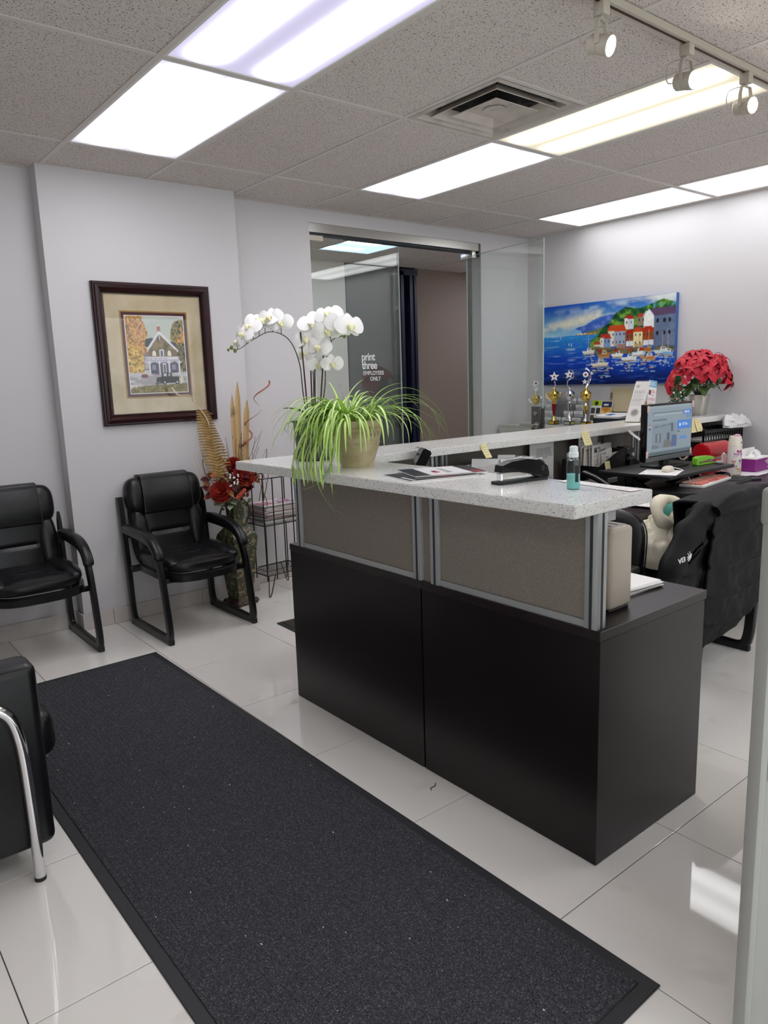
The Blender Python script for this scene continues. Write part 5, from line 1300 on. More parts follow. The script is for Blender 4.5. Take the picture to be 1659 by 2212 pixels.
# items on the upper platform
p = doc(12, '#f4f3f3', '#b9b7b8', 12)
paper_sheet('white printed sheet under the cream mouse on the riser', 'paper_sheet', (2.50, -.665, PZ), .35, .23, .20, p, curl=.0012)
t = thing('computer_mouse', 'cream corded computer mouse on the riser sheet', 'mouse', (2.555, -.675, PZ + .0025), rz=.2)
MB().ball((0, 0, .012), (.052, .030, .021), 18, 10, .9, .9).build('shell', mat('cream_plastic', '#d9cfc0', .35), t)
MB().sweep(bez((.05, 0, .012), (.075, -.02, .012), (.075, -.075, -.01), (.06, -.12, -.09), (-.03, -.13, -.125), (-.06, -.10, -.13), n=7), .0022, n=7).build('cord', PAPER, t)
LIME = mat('lime_plastic', '#7ec62f', .3, spec=.5)
t = thing('green_stapler', 'lime green stapler on the riser beside the monitor', 'stapler', (2.985, -.66, PZ), rz=-.12)
MB().rbox(-.085, .09, -.017, .017, 0, .009, .004).build('base', LIME, t)
MB().prism([(-.09, .018), (-.088, .042), (-.06, .052), (.04, .050), (.078, .040), (.082, .028), (.04, .030), (-.04, .022)], -.017, .017, Matrix.Rotation(PI / 2, 4, 'X')).build('handle', LIME, t)
MB().box(-.06, .075, -.007, .007, .016, .024).build('magazine_rail', STEEL, t)
MB().box(-.09, -.06, -.012, .012, .008, .022).build('hinge', LIME, t)
t = thing('correction_tape', 'small grey oval tape dispenser on the riser beside the green stapler', 'tape', (3.06, -.72, PZ))
MB().ball((0, 0, .010), (.030, .022, .010), 16, 8, .7, .9).build('body', mat('grey_plastic', '#9a9a98', .35), t)
MB().prism([(.0, -.006), (.022, .004), (.012, .018), (-.006, .010)], .02, .024).build('red_tab', mat('red_tab', '#d0303a', .4), t)
# keyboard, pad, mouse on the shelf
KZ = CH + .072
t = thing('keyboard', 'white keyboard with pink and peach keys on the keyboard shelf', 'keyboard', (2.80, -.775, KZ), rz=.12)
MB().rbox(-.215, .215, -.068, .068, 0, .016, .004).build('case', WHITE, t)
KC = [mat('key_%d' % i, c, .5) for i, c in enumerate(('#f0c9b8', '#eab3a2', '#e59a8c', '#dd8478', '#cf7068'))]
kme = [MB().rbox(-.0115, .0115, -.010, .010, 0, .009, .002, 1).mesh('key', k) for k in KC]
for r in range(5):
    for c in range(15):
        if r == 0 and c in (4, 5, 6): continue
        put('key', kme[4 - r], t, (-.196 + c * .028, -.046 + r * .0235, .0155 + .001 * r))
MB().rbox(-.05, .045, -.056, -.036, .0155, .0245, .002, 1).build('space_key', KC[4], t)
o = thing('mouse_pad', 'thin dark grey mouse pad on the right of the keyboard shelf', 'mouse pad', (3.04, -.79, KZ), rz=.1)
MB().rbox(-.085, .11, -.095, .10, 0, .003, .001, 1).build('pad', mat('pad_grey', '#2b2c2f', .8), o)
t = thing('black_mouse', 'black computer mouse on the dark mouse pad', 'mouse', (3.045, -.745, KZ + .003), rz=-.5)
MB().ball((0, 0, .014), (.055, .032, .022), 18, 10, .9, .9).build('shell', PLASTG, t)
# water bottle
t = thing('water_bottle', 'white water bottle printed with coloured bows on the back desk', 'bottle', (3.50, -.60, CH))
WB = mat('bottle_white', '#e6dcd6', .35)
MB().lathe([(0, 0), (.040, 0), (.043, .006), (.043, .215), (.041, .222), (0, .222)], 32).build('body', WB, t)
MB().lathe([(0, .222), (.0425, .222), (.0425, .232), (.041, .236), (.040, .262), (.034, .285), (0, .290)], 32).build('lid', mat('lid_cream', '#e9e2d2', .4), t)
MB().ball((-.004, -.012, .289), (.024, .02, .010), 16, 8).build('lid_button', mat('lid_pink', '#cf93b8', .35), t)
MB().rbox(-.008, .008, -.046, -.036, .24, .25, .002, 1).build('latch', mat('latch_grey', '#8a8c94', .4), t)
def bow(b, a, z, s_):
    def q(x, zz): aa = a + x / .0435; return (.0436 * math.cos(aa), .0436 * math.sin(aa), z + zz)
    for sg in (-1, 1):
        b.add([q(0, .003 * s_), q(sg * .011 * s_, .012 * s_), q(sg * .016 * s_, .004 * s_), q(sg * .011 * s_, -.004 * s_), q(0, -.002 * s_)], [(0, 1, 2, 3, 4)], False)
        b.add([q(sg * .001 * s_, 0), q(sg * .012 * s_, -.018 * s_), q(sg * .006 * s_, -.020 * s_)], [(0, 1, 2)], False)
    b.ball(q(0, 0), .003 * s_, 6, 4); return b
for a_, z, s_, c in ((246, .185, 1.25, '#b23a78'), (214, .17, .9, '#b088c8'), (258, .125, .8, '#3a5870'), (244, .07, .95, '#b8a04a'), (218, .09, .7, '#c27aa8'), (252, .03, .8, '#a04a6a'), (216, .03, .8, '#5a7a50'), (200, .12, .8, '#c2607a'), (280, .17, 1, '#7a9ac0'), (285, .06, .9, '#c27a98')):
    bow(MB(), math.radians(a_), z, s_).build('bow_print', mat('bow_%d' % int(a_ * 10 + z * 100), c, .5), t)
RED = mat('gloss_red', '#b0121d', .18, spec=.6, coat=.4)
# red coffee machine
t = thing('coffee_machine', 'glossy red capsule coffee machine with black lever on the back desk', 'coffee machine', (3.575, -.42, CH), rz=-.06)
MB().rbox(-.145, .13, -.055, .055, .0, .13, .012, 3).build('base_body', RED, t)
MX = Matrix(((0, 0, 1, 0), (1, 0, 0, 0), (0, 1, 0, 0), (0, 0, 0, 1)))
MB().lathe([(.052, -.155), (.066, -.15), (.068, -.14), (.068, .125), (.064, .13), (0, .13)], 32, c=(0, 0, .168), m=MX.to_3x3()).build('drum', RED, t)
MB().lathe([(.055, .13), (.058, .150), (.035, .165), (0, .168)], 28, c=(0, 0, .17), m=MX.to_3x3()).build('end_cap', mat('gunmetal', '#5a5c60', .3, .6), t)
MB().sweep([(.0, -.072, .155), (.10, -.074, .150), (.22, -.07, .155)], .006, n=8).build('lever', PLASTG, t)
MB().ball((0, -.071, .155), .010, 10, 7).build('lever_pivot', CHROME, t)
MB().rbox(.135, .235, -.05, .05, 0, .05, .006).rbox(.135, .18, -.045, .045, .05, .125, .006).build('drip_tray', PLAST, t)
for z in (.105, .128): MB().box(-.14, .12, -.0565, -.055, z, z + .002).build('trim_line', CHROME, t)
# desk organiser with tape roll, scissors, marker
t = thing('desk_organizer', 'black desk organizer between the monitor and the red coffee machine', 'organizer', (3.55, -.25, CH))
MB().box(-.09, .09, -.06, .06, 0, .004).box(-.09, .09, -.06, -.056, 0, .08).box(-.09, .09, .056, .06, 0, .14).box(-.09, -.086, -.06, .06, 0, .10).box(.086, .09, -.06, .06, 0, .10).box(-.002, .002, -.06, .06, 0, .09).build('organizer_body', PLAST, t)
b = MB()
for r0, r1 in ((.040, .032),):
    n = 28; vs = []
    for k in range(n):
        a = 2 * PI * k / n
        for r, y in ((r0, -.009), (r0, .009), (r1, .009), (r1, -.009)): vs.append((r * math.cos(a), y, r * math.sin(a)))
    b.add(vs, [(k * 4 + i, ((k + 1) % n) * 4 + i, ((k + 1) % n) * 4 + (i + 1) % 4, k * 4 + (i + 1) % 4) for k in range(n) for i in range(4)], False)
tag(b.build('tape_roll', mat('tape_roll', '#d9d0bc', .4), None, (3.50, -.242, CH + .145), (0, 0, -.5)), 'cream ring of adhesive tape standing in the black organizer', 'tape roll')
tag(MB().rbox(-.012, .012, -.006, .006, 0, .11, .003).build('highlighter', mat('green_marker', '#66c85a', .4), None, (3.60, -.28, CH + .005)), 'green highlighter standing in the black organizer', 'marker')
t = thing('scissors', 'black handled scissors standing in the organizer', 'scissors', (3.59, -.23, CH + .006))
b = MB()
for s_ in (-1, 1): b.sweep([(s_ * .018 + .016 * math.cos(q * PI / 6), 0, .145 + .022 * math.sin(q * PI / 6)) for q in range(13)], .004, n=6)
b.build('handles', PLAST, t); MB().prism([(-.008, 0), (.008, 0), (.006, .125), (-.006, .125)], -.001, .001, Matrix.Rotation(PI / 2, 4, 'X')).build('blades', STEEL, t)
# letter trays with slotted sides
t = thing('letter_trays', 'black stacked letter trays with slotted sides against the right wall', 'tray', (3.70, -.28, CH))
TW, TD = .58, .20
for k in range(3):
    z = .01 + .098 * k; b = MB().box(0, TW, 0, TD, z, z + .004)
    if True:
        for yy in (0, TD - .003):
            b.box(0, TW, yy, yy + .003, z, z + .014).box(0, TW, yy, yy + .003, z + .066, z + .088)
            for j in range(17):
                x = TW * j / 16; b.box(max(0, x - .0075), min(TW, x + .0075), yy, yy + .003, z + .014, z + .066)
    b.box(TW - .003, TW, 0, TD, z, z + .088).box(0, .012, 0, .012, z, z + .1).box(TW - .012, TW, 0, .012, z, z + .098)
    b.build('tray', PLAST, t)
for k in range(3):
    for j in range(5):
        o = MB().box(-.25, .25, -.08, .08, 0, .0025).build('paper_sheet', PAPER, None, (3.99 + random.uniform(-.005, .005), -.18, CH + .0145 + .098 * k + .003 * j), (0, 0, 0))
        tag(o, 'white sheet in the black letter trays, ' + ordn(5 - j) + ' from the top in the ' + ('bottom', 'middle', 'top')[k] + ' tray', 'paper', 'sheets in the letter trays')
# plastic bag on the trays
BAG = mat('plastic_bag', '#efeef0', .35, trans=.25)
b = MB()
def bagf(u, v):
    a = 2 * PI * u; t_ = v * PI * .5
    r = (math.cos(t_) ** .6) * (1 + .18 * noise.noise((math.cos(a) * 2, math.sin(a) * 2, v * 3))); z = math.sin(t_) ** .9
    x, y = .16 * r * math.cos(a), .070 * r * math.sin(a)
    n3 = noise.noise((x * 18, y * 18, z * 5 + 2)); n4 = noise.noise((x * 45 + 4, y * 45, z * 9))
    return (x + .012 * n3, y + .012 * n3, max(.003, .085 * z * (1 + .5 * n3) + .008 * n4))
b.grid(bagf, 60, 22)
tag(b.build('plastic_bag', BAG, None, (4.12, -.305, CH + .295)), 'crumpled white plastic bag on top of the black letter trays', 'bag')
# tissue box
t = thing('tissue_box', 'purple tissue box with an open white lid near the right wall', 'tissue box', (4.02, -.50, CH + .004), rz=.02)
PUR = mat('purple_card', '#8e2a86', .5)
MB().rbox(-.13, .13, -.06, .06, 0, .092, .002, 1).build('box_body', PUR, t)
MB().box(-.131, .131, -.061, .061, .086, .093).build('white_rim', PAPER, t)
MB().box(-.12, .12, .06, .062, .09, .15).build('lid_flap', PAPER, t)
b = MB()
def tis(u, v):
    a = 2 * PI * u; r = .05 * (1 - v) ** .6 * (1 + .35 * math.sin(3 * a + 4 * v)); return (r * 1.3 * math.cos(a) + .01 * math.sin(v * 6), r * .7 * math.sin(a), .092 + .055 * v + .006 * noise.noise((u * 9, v * 6, 0)))
b.grid(tis, 40, 12); b.build('tissue', PAPER, t)
b = MB()
for k, (y, w0, w1) in enumerate(((.074, .055, .10), (.062, .02, .10), (.050, .035, .10), (.038, .06, .10), (.018, .06, .098))):
    x = w0
    while x < w1 - .004: b.box(x, min(x + .009, w1), -.0612, -.060, y, y + .006); x += .0115
b.build('box_print', PAPER, t)
paper_sheet('white printed sheets on the right end of the back desk under the tissue box', 'paper_sheet', (3.98, -.53, CH), .08, .50, .20, doc(17, '#f2f0f2', '#c9bcc6', 10), curl=.001)
paper_sheet('white sheet beside the water bottle on the back desk', 'paper_sheet', (3.80, -.55, CH), -.25, .21, .15, doc(19, '#f4f2f3', '#cfc6cb', 8), curl=.001)
t = thing('price_tag_card', 'pink and white barcode card leaning behind the water bottle', 'card', (3.50, -.53, CH))
MB().box(-.035, .035, 0, .0015, 0, .165).build('card', mat('pink_card', '#e3c9c9', .5), t)
MB().box(-.02, .03, -.0006, .0, .02, .05).build('white_label', PAPER, t)
b = MB()
for k in range(12): b.box(-.015 + k * .0035, -.0135 + k * .0035, -.0011, -.0006, .024, .044)
b.build('barcode', INK, t)
# papers on the desk edge left of the riser
zz = CH
for k in range(7):
    o = MB().box(-.15, .15, -.105, .105, .0003, .0021).build('paper_sheet', PAPER, None, (2.44 + random.uniform(-.012, .012) - .10 * (k > 4), -.690 - (.0 if k < 5 else .01), zz), (0, 0, .10 + random.uniform(-.10, .10)))
    tag(o, 'white sheet in the pile left of the keyboard shelf, ' + ordn(7 - k) + ' from its top', 'paper', 'paper pile left of the keyboard'); zz += .0022

# ================================================================== ON THE BACK WORKTOP
# clear slanted sign holder with a sheet
t = thing('sign_holder', 'clear slanted sign holder with a printed sheet, left of the monitor top', 'sign holder', (3.12, -.078, ZA))
M_ = Matrix.Translation((.0, 0, .002)) @ Matrix.Rotation(.44, 4, 'Y')
b = MB(); b.add([M_ @ Vector(q) for q in ((-.0015, -.058, 0), (.0015, -.058, 0), (.0015, .058, 0), (-.0015, .058, 0), (-.0015, -.058, .305), (.0015, -.058, .305), (.0015, .058, .305), (-.0015, .058, .305))], [(0, 3, 2, 1), (4, 5, 6, 7), (0, 1, 5, 4), (1, 2, 6, 5), (2, 3, 7, 6), (3, 0, 4, 7)], False)
b.box(.0, .11, -.058, .058, .0003, .003).build('acrylic_panel', ACRYL, t)
p = Paint(44, 110, '#d9d6d4'); p.text(.12, .08, .5, .16, 2, '#5a5a60', 4, .8, .6); p.text(.1, .22, .9, .62, 14, '#77777d', 7, .6, .4); p.ell(.5, .78, .3, .1, '#b9b4b0'); p.ell(.5, .78, .2, .07, '#8f8c8a')
MS = M_ @ Matrix.Translation((-.0022, 0, .152)) @ Matrix(((0, 0, -1, 0), (-1, 0, 0, 0), (0, 1, 0, 0), (0, 0, 0, 1)))
p.sheet('printed_sheet', PRINT, t, .108, .29, MS)
# blue and white leaflet in a cardboard holder
t = thing('leaflet_holder', 'brown cardboard holder with a blue and white leaflet behind the monitor', 'leaflet', (3.44, .02, ZA))
MB().rbox(-.055, .055, -.03, .03, 0, .13, .002, 1).build('holder', mat('cardboard', '#a98558', .8), t)
p = Paint(40, 80, '#f1eef0'); p.rect(0, 0, 1, .18, '#7fb4dc'); p.text(.1, .05, .9, .15, 2, '#f4f8fb', 3, .9, .6); p.rect(.05, .25, .35, .38, '#8a4a58'); p.text(.4, .25, .95, .42, 4, '#d06a7a', 6, .8, .5); p.text(.08, .45, .95, .62, 4, '#c46a76', 7, .8, .5); p.rect(0, .66, 1, .82, '#4a8fc4'); p.rect(.6, .70, .85, .80, '#33485c')
o = MB().box(-.05, .05, -.034, -.032, .0, .275).build('leaflet', PAPER, t); o.rotation_euler = (-.0, .12, 0)
o2 = p.sheet('leaflet_print', PRINT, t, .10, .272, Matrix.Rotation(.12, 4, 'Y') @ Matrix.Translation((0, -.0346, .139)) @ Matrix.Rotation(PI / 2, 4, 'X'))
t = thing('desk_bell', 'small shiny metal call bell behind the monitor top', 'bell', (3.285, -.11, ZA))
MB().lathe([(0, .0), (.035, 0), (.037, .008), (.03, .012)], 24).build('bell_base', PLAST, t)
MB().lathe([(.033, .012), (.034, .02), (.026, .04), (.012, .050), (0, .052)], 24).build('dome', CHROME, t); MB().cyl((0, 0, .05), (0, 0, .064), .004, n=10).build('button', CHROME, t)
# little christmas tree
t = thing('tabletop_tree', 'small decorated green tabletop christmas tree on the back worktop', 'christmas tree', (3.58, -.14, ZA))
MB().lathe([(0, 0), (.035, 0), (.042, .055), (0, .055)], 20).build('burlap_base', mat('burlap', '#3a2f26', .9), t)
MB().cyl((0, 0, .05), (0, 0, .28), .006, .002, 8).build('trunk', TWIG, t)
NEED = mat('pine_needles', '#ffffff', .6, attr=True)
b = MB(); random.seed(31); g1, g2, g3 = C('#2f6a34')[:3], C('#5f9a54')[:3], C('#1d4426')[:3]
for k in range(950):
    h = random.random() ** 1.15; z = .05 + .245 * h; R = .072 * (1 - h) + .008; a = random.uniform(0, 2 * PI); r = R * random.uniform(.35, 1)
    c = Vector((r * math.cos(a), r * math.sin(a), z)); d = Vector((math.cos(a), math.sin(a), random.uniform(-.3, .8))).normalized(); s_ = Vector((-math.sin(a), math.cos(a), random.uniform(-.5, .5))) * .0058
    b.add([c - s_, c + s_, c + d * .016 + s_ * .3, c + d * .016 - s_ * .3], [(0, 1, 2, 3)], False, [random.choice((g1, g1, g2, g3))] * 4)
stuff(b.build('needles', NEED, t))
BAU = [mat('bauble_' + n_, c, .2) for n_, c in (('white', '#f2f2ee'), ('pink', '#e08a9a'), ('red', '#b02a38'), ('silver', '#cfd6da'))]
bme = [MB().ball((0, 0, 0), .0045, 8, 6).mesh('bauble', m) for m in BAU]
for k in range(34):
    h = random.random() ** 1.2; R = .074 * (1 - h) + .009; a = random.uniform(0, 2 * PI)
    put('bauble', bme[random.choice((0, 0, 0, 3, 1, 2))], t, (R * math.cos(a), R * math.sin(a), .06 + .235 * h), scale=random.choice((.7, .8, 1, 1.5)))
# poinsettia
t = thing('poinsettia', 'large red poinsettia in a silver metal pot on the back worktop', 'potted plant', (4.05, -.05, ZA))
SILV = mat('silver_pot', '#bdb9b2', .32, .85, bump=(60, .05))
MB().lathe([(0, 0), (.050, 0), (.051, .004), (.075, .148), (.076, .152), (.073, .152), (.068, .13), (0, .125)], 40).build('pot', SILV, t)
MB().lathe([(0, .126), (.069, .127)], 20).build('soil', SOIL, t)
BRA = mat('red_bract', '#cc1a36', .55, var=(30, '#9c0f26', .42, .66)); GLF = mat('green_leaf', '#3f5a30', .5, var=(22, '#6a7f48', .5, .75)); STM = mat('green_stem', '#3b4a2c', .6); CYA = mat('yellow_bud', '#b9a640', .5)
def bract_mesh(nm, L_, W_, m):
    b = MB()
    def fn(u, v):
        wd = W_ * (math.sin(PI * min(1, v ** .8)) ** .8) * (1 + .10 * math.sin(v * 9)); x = (u - .5) * 2 * wd
        return (x, L_ * v, .010 * math.sin(PI * v) - .030 * v * v + .22 * abs(x) * (1 - .5 * v) - .0025 * math.cos(v * 26) * min(1, abs(x) * 90))
    return b.grid(fn, 6, 10).mesh(nm, m)
BL1, BL2, BL3 = bract_mesh('bract', .112, .030, BRA), bract_mesh('bract', .078, .021, BRA), bract_mesh('leaf', .115, .036, GLF)
cyl_b = MB()
for k in range(7): a = k * 2.4; r = .004 * math.sqrt(k); cyl_b.ball((r * math.cos(a), r * math.sin(a), .004), .0032, 6, 4)
CY = cyl_b.mesh('bloom', CYA)
random.seed(12)
blooms = []
for (r, f, u) in ((-.20, .02, .30), (-.12, .12, .35), (-.10, -.08, .40), (-.02, .15, .34), (.02, .02, .46), (.10, .12, .34), (.09, -.06, .43), (.20, .02, .33), (-.05, .10, .42), (.06, .11, .41), (-.06, -.02, .46), (.22, -.03, .26), (-.01, -.12, .40), (-.14, .02, .41), (.15, .02, .42), (-.23, .0, .24)):
    c = IR * r + IN * f + UP * u
    if c.x > .165: c.y -= (c.x - .165) * 1.2; c.x = .165
    d = (c - Vector((0, 0, .20))).normalized(); d = (d + IN * .35 + UP * .1).normalized(); blooms.append((c, d))
    MB().sweep(bez((random.uniform(-.03, .03), random.uniform(-.03, .03), .127), Vector((c.x * .35, c.y * .35, .2)), c, n=5), .0028, n=6).build('stem', STM, t)
for c, d in blooms:
    f = put('bloom', CY, t, c); f.rotation_mode = 'QUATERNION'; f.rotation_quaternion = d.to_track_quat('Z', 'Y') @ Matrix.Rotation(random.uniform(0, 1), 4, 'Z').to_quaternion()
    for k in range(6): put('bract', BL1, f, (0, 0, -.004), (random.uniform(-.60, -.05), random.uniform(-.2, .2), 2 * PI * k / 6 + random.uniform(-.15, .15)), scale=random.uniform(.85, 1.1))
    for k in range(5): put('bract', BL2, f, (0, 0, .001), (random.uniform(-.05, .35), 0, 2 * PI * (k + .5) / 5), scale=random.uniform(.8, 1.05))
for k in range(22):
    a = 2 * PI * k / 22 + random.uniform(-.1, .1); u = random.uniform(.20, .30); r = .07
    c = IR * (r * math.cos(a)) + IN * (r * math.sin(a)) + UP * u
    put('leaf', BL3, t, c, (random.uniform(-.7, .1), 0, math.atan2((IR * math.cos(a) + IN * math.sin(a)).y, (IR * math.cos(a) + IN * math.sin(a)).x) - PI / 2), scale=random.uniform(.8, 1.05))
    MB().sweep([Vector((c.x * .2, c.y * .2, .127)), c], .0022, n=5).build('stem', STM, t)

# ================================================================== CABINETS, TROPHIES AND CARDS ALONG THE RIGHT WALL
CT = 1.01
def cabinet(y0, y1, lab):
    t = thing('filing_cabinet', lab, 'cabinet', (3.86, y0, 0), group='lateral filing cabinets along the right wall')
    L_, D = y1 - y0, X1 - 3.862
    MB().rbox(.012, D, 0, L_ - .002, .03, CT, .003, 1).build('body', GREYMET, t); MB().box(.03, D - .01, .01, L_ - .012, 0, .03).build('plinth', PLAST, t)
    for k in range(3):
        z0 = .05 + k * .313; d = MB().rbox(-.004, .012, .012, L_ - .014, z0, z0 + .30, .003, 1).build('drawer', GREYMET, t)
        MB().rbox(-.016, -.004, L_ / 2 - .06, L_ / 2 + .06, z0 + .22, z0 + .235, .003, 1).build('handle', STEEL, d)
        MB().box(-.006, -.0035, L_ - .16, L_ - .06, z0 + .225, z0 + .265).build('label_card', PAPER, d)
        b = MB()
        for q in range(4): b.box(-.0068, -.0058, L_ - .145 + q * .018, L_ - .135 + q * .018, z0 + .237, z0 + .253)
        b.build('label_print', INK, d)
    return t
cabinet(1.045, 1.80, 'grey filing cabinet in the corner under the gold trophies')
cabinet(.285, 1.043, 'grey filing cabinet nearer the back counter under the brochures and envelope')
GOLDM = mat('polished_gold', '#f0cd68', .18, 1.0); SILM = mat('polished_silver', '#dcdce0', .10, 1.0); RCUP = mat('red_stem', '#8e1020', .2, .3, coat=.5); MARB = mat('black_marble', '#16161a', .2)
def crest(b_parent, c, n, r):
    m = Vector(n).to_track_quat('Z', 'Y').to_matrix()
    MB().lathe([(0, .002), (r, .002), (r, 0), (0, 0)], 20, c=c, m=m).build('medallion', PAPER, b_parent)
    q = Vector(c) + Vector(n) * .0022
    MB().lathe([(0, .0008), (r * .62, .0008), (r * .62, 0)], 5, c=q, m=m).build('crest', mat('crest_red', '#7a2233', .4) if 'crest_red' not in MATS else MATS['crest_red'], b_parent)
    MB().lathe([(0, .0012), (r * .3, .0012), (r * .3, 0)], 4, c=q, m=m).build('crest', mat('crest_blue', '#4a4a7a', .4) if 'crest_blue' not in MATS else MATS['crest_blue'], b_parent)
def star(b, c, r, n, th=.004):
    m = Vector(n).to_track_quat('Z', 'Y').to_matrix().to_4x4(); m.translation = Vector(c)
    return b.prism([((r if k % 2 == 0 else r * .45) * math.sin(PI * k / 5), (r if k % 2 == 0 else r * .45) * math.cos(PI * k / 5)) for k in range(10)], -th, th, m)
TN = Vector((-.80, -.60, 0))
def trophy(lab, x, y, kind, s_=1.0):
    t = thing('trophy', lab, 'trophy', (x, y, CT), rz=0, group='award trophies')
    t.scale = (s_, s_, s_)
    bs = MB().rbox(-.034, .034, -.034, .034, 0, .036, .002, 1).build('base', MARB, t)
    MB().box(-.0355, -.034, -.028, .028, .006, .030).build('name_plate', GOLDM if kind != 2 else SILM, bs)
    MB().box(-.028, .028, -.0355, -.034, .006, .030).build('name_plate', GOLDM if kind != 2 else SILM, bs)
    cupm = SILM if kind == 2 else GOLDM
    if kind == 1:
        MB().lathe([(0, .036), (.022, .036), (.020, .046), (.010, .060), (.008, .078), (.012, .082), (0, .084)], 20).build('foot', GOLDM, t)
        MB().lathe([(.0105, .082), (.022, .185), (.022, .188), (0, .188)], 20).build('stem', RCUP, t); MB().lathe([(.023, .186), (.023, .194), (.010, .204), (.0, .206)], 20).build('collar', GOLDM, t)
    elif kind == 2:
        MB().lathe([(0, .036), (.026, .036), (.024, .055), (.016, .085), (.011, .105), (.016, .112), (.011, .118), (.016, .150), (.019, .190), (.013, .196), (.010, .206), (0, .206)], 20).build('stem', SILM, t)
    else:
        MB().lathe([(0, .036), (.022, .036), (.020, .05), (.010, .075), (.012, .09), (.009, .10), (0, .10)], 20).build('foot', SILM, t)
        MB().lathe([(.009, .10), (.014, .13), (.020, .165), (.019, .175), (0, .178)], 20).build('stem', GOLDM, t); MB().lathe([(.019, .175), (.017, .185), (.009, .20), (0, .206)], 20).build('collar', SILM, t)
    cup = MB().lathe([(.008, .204), (.020, .212), (.038, .235), (.046, .262), (.047, .270), (.049, .274), (.044, .278), (.036, .290), (.018, .302), (.010, .308), (.012, .318), (.008, .328), (0, .330)], 28).build('cup', cupm, t)
    if kind in (1, 4):
        for sg in (-1, 1):
            h = IR * sg; hb = MB()
            hb.sweep(bez(h * .046 + UP * .270, h * .062 + UP * .285, h * .072 + UP * .272, h * .066 + UP * .245, h * .040 + UP * .226, n=6), .0035, n=7)
            hb.build('cup_handle', cupm if kind == 1 else SILM, t)
    T_ = MB()
    if kind == 1:
        star(T_, (0, 0, .425), .046, TN); T_.sweep([(0, 0, .325), IR * .012 + UP * .355, (0, 0, .39)], .006, n=8); tp = T_.build('star_topper', SILM, t); crest(tp, TN * .006 + UP * .425, TN, .016)
    elif kind == 2:
        star(T_, UP * .44 + IR * -.008, .042, TN); T_.sweep(bez(UP * .326, IR * -.018 + UP * .35, IR * -.016 + UP * .39, IR * .026 + UP * .41, IR * .036 + UP * .445, IR * .016 + UP * .48, n=6), .009, .006, n=8); tp = T_.build('star_topper', SILM, t); crest(tp, TN * .012 + UP * .44, TN, .016)
    elif kind == 3:
        T_.sweep(bez(UP * .326, IR * .022 + UP * .36, IR * .040 + UP * .405, IR * .034 + UP * .45, IR * .004 + UP * .485, n=6), .0045, n=8).sweep(bez(UP * .326, IR * .012 + UP * .36, IR * .024 + UP * .40, IR * .026 + UP * .43, n=6), .0035, n=8)
        star(T_, IR * .045 + UP * .445, .018, TN); star(T_, UP * .485, .016, TN); star(T_, IR * -.012 + UP * .375, .026, TN)
        T_.lathe([(0, .004), (.024, .004), (.024, -.004), (0, -.004)], 20, c=IR * -.006 + UP * .436, m=TN.to_track_quat('Z', 'Y').to_matrix()); tp = T_.build('shooting_star', SILM, t); crest(tp, IR * -.006 + UP * .436 + TN * .005, TN, .019)
    else:
        T_.sweep([UP * .328, UP * .345], .008, n=10); star(T_, UP * .37 + IR * .004, .032, TN); T_.sweep([UP * .35, UP * .40], .004, n=8)
        for k in range(9): a = k * PI / 4.5; T_.ball(UP * .43 + IR * (.034 * math.cos(a)) + UP * (.034 * math.sin(a)), .005, 6, 4)
        tp = T_.build('star_topper', SILM, t); crest(tp, UP * .43 + TN * .004, TN, .024)
    return t
trophy('gold cup trophy with red stem and handles, silver star on top', 4.08, 1.325, 1)
trophy('all silver cup trophy with a silver star on top, middle of the front three', 4.08, 1.155, 2)
trophy('gold cup trophy with a silver shooting star arc on top, right of the silver one', 4.08, .985, 3)
trophy('small gold cup trophy with silver handles, seen through the glass door above the lock', 4.06, 1.515, 4, .86)
# clear card rack with business cards
t = thing('card_rack', 'clear acrylic tiered rack of business cards behind the trophies', 'card rack', (4.285, 1.33, CT))
b = MB()
for k in range(4):
    x0 = -.10 + .028 * k; z = .004 + .056 * k
    b.box(x0 - .002, x0, -.22, .22, z, z + .030).box(x0, x0 + .026, -.22, .22, z, z + .002)
b.box(.012, .015, -.22, .22, 0, .235)
for y in (-.22, -.075, .072, .218): b.box(-.10, .012, y, y + .002, 0, .004)
b.build('rack_body', ACRYL, t)
rs = random.Random(4)
for k in range(4):
    for j in range(4):
        if rs.random() < .2: continue
        c = thing('business_cards', 'white business cards in the clear rack, ' + ordn(4 - j) + ' from left, ' + ordn(k + 1) + ' row up', 'cards', (4.285 - .10 + .028 * k + .002, 1.33 - .165 + .11 * j, CT + .0065 + .056 * k), 0, 'business cards in the rack')
        MB().box(0, .010, -.045, .045, 0, .050 + .004 * rs.random()).build('cards', PAPER, c)
        b = MB(); z = .040
        for q in range(3): b.box(-.0006, 0, -.035 + .02 * rs.random(), .0 + .03 * rs.random(), z - q * .009, z - q * .009 + .0035)
        b.build('card_print', PAPER2 if True else INK, c)
# brochures
def brochure(lab, y, h, wd, lean, p, x=4.20):
    t = thing('brochure', lab, 'brochure', (x, y, CT)); t.rotation_euler = (0, lean, 0)
    MB().box(0, .006, -wd / 2, wd / 2, 0, h).build('pages', PAPER, t)
    p.sheet('cover', PRINT, t, wd, h, Matrix.Translation((-.0006, 0, h / 2)) @ Matrix(((0, 0, -1, 0), (-1, 0, 0, 0), (0, 1, 0, 0), (0, 0, 0, 1))))
    return t
p = Paint(40, 70, '#e6e6de'); p.rect(0, 0, 1, .22, '#a9bf3c'); p.ell(.5, .12, .18, .09, '#2c3a1c'); p.rect(.06, .30, .44, .54, '#4a4650'); p.rect(.54, .30, .94, .54, '#3c3440'); p.rect(.06, .60, .44, .84, '#5a4a48'); p.rect(.54, .60, .94, .84, '#2f3038'); p.rect(0, .9, 1, 1, '#c9c23c')
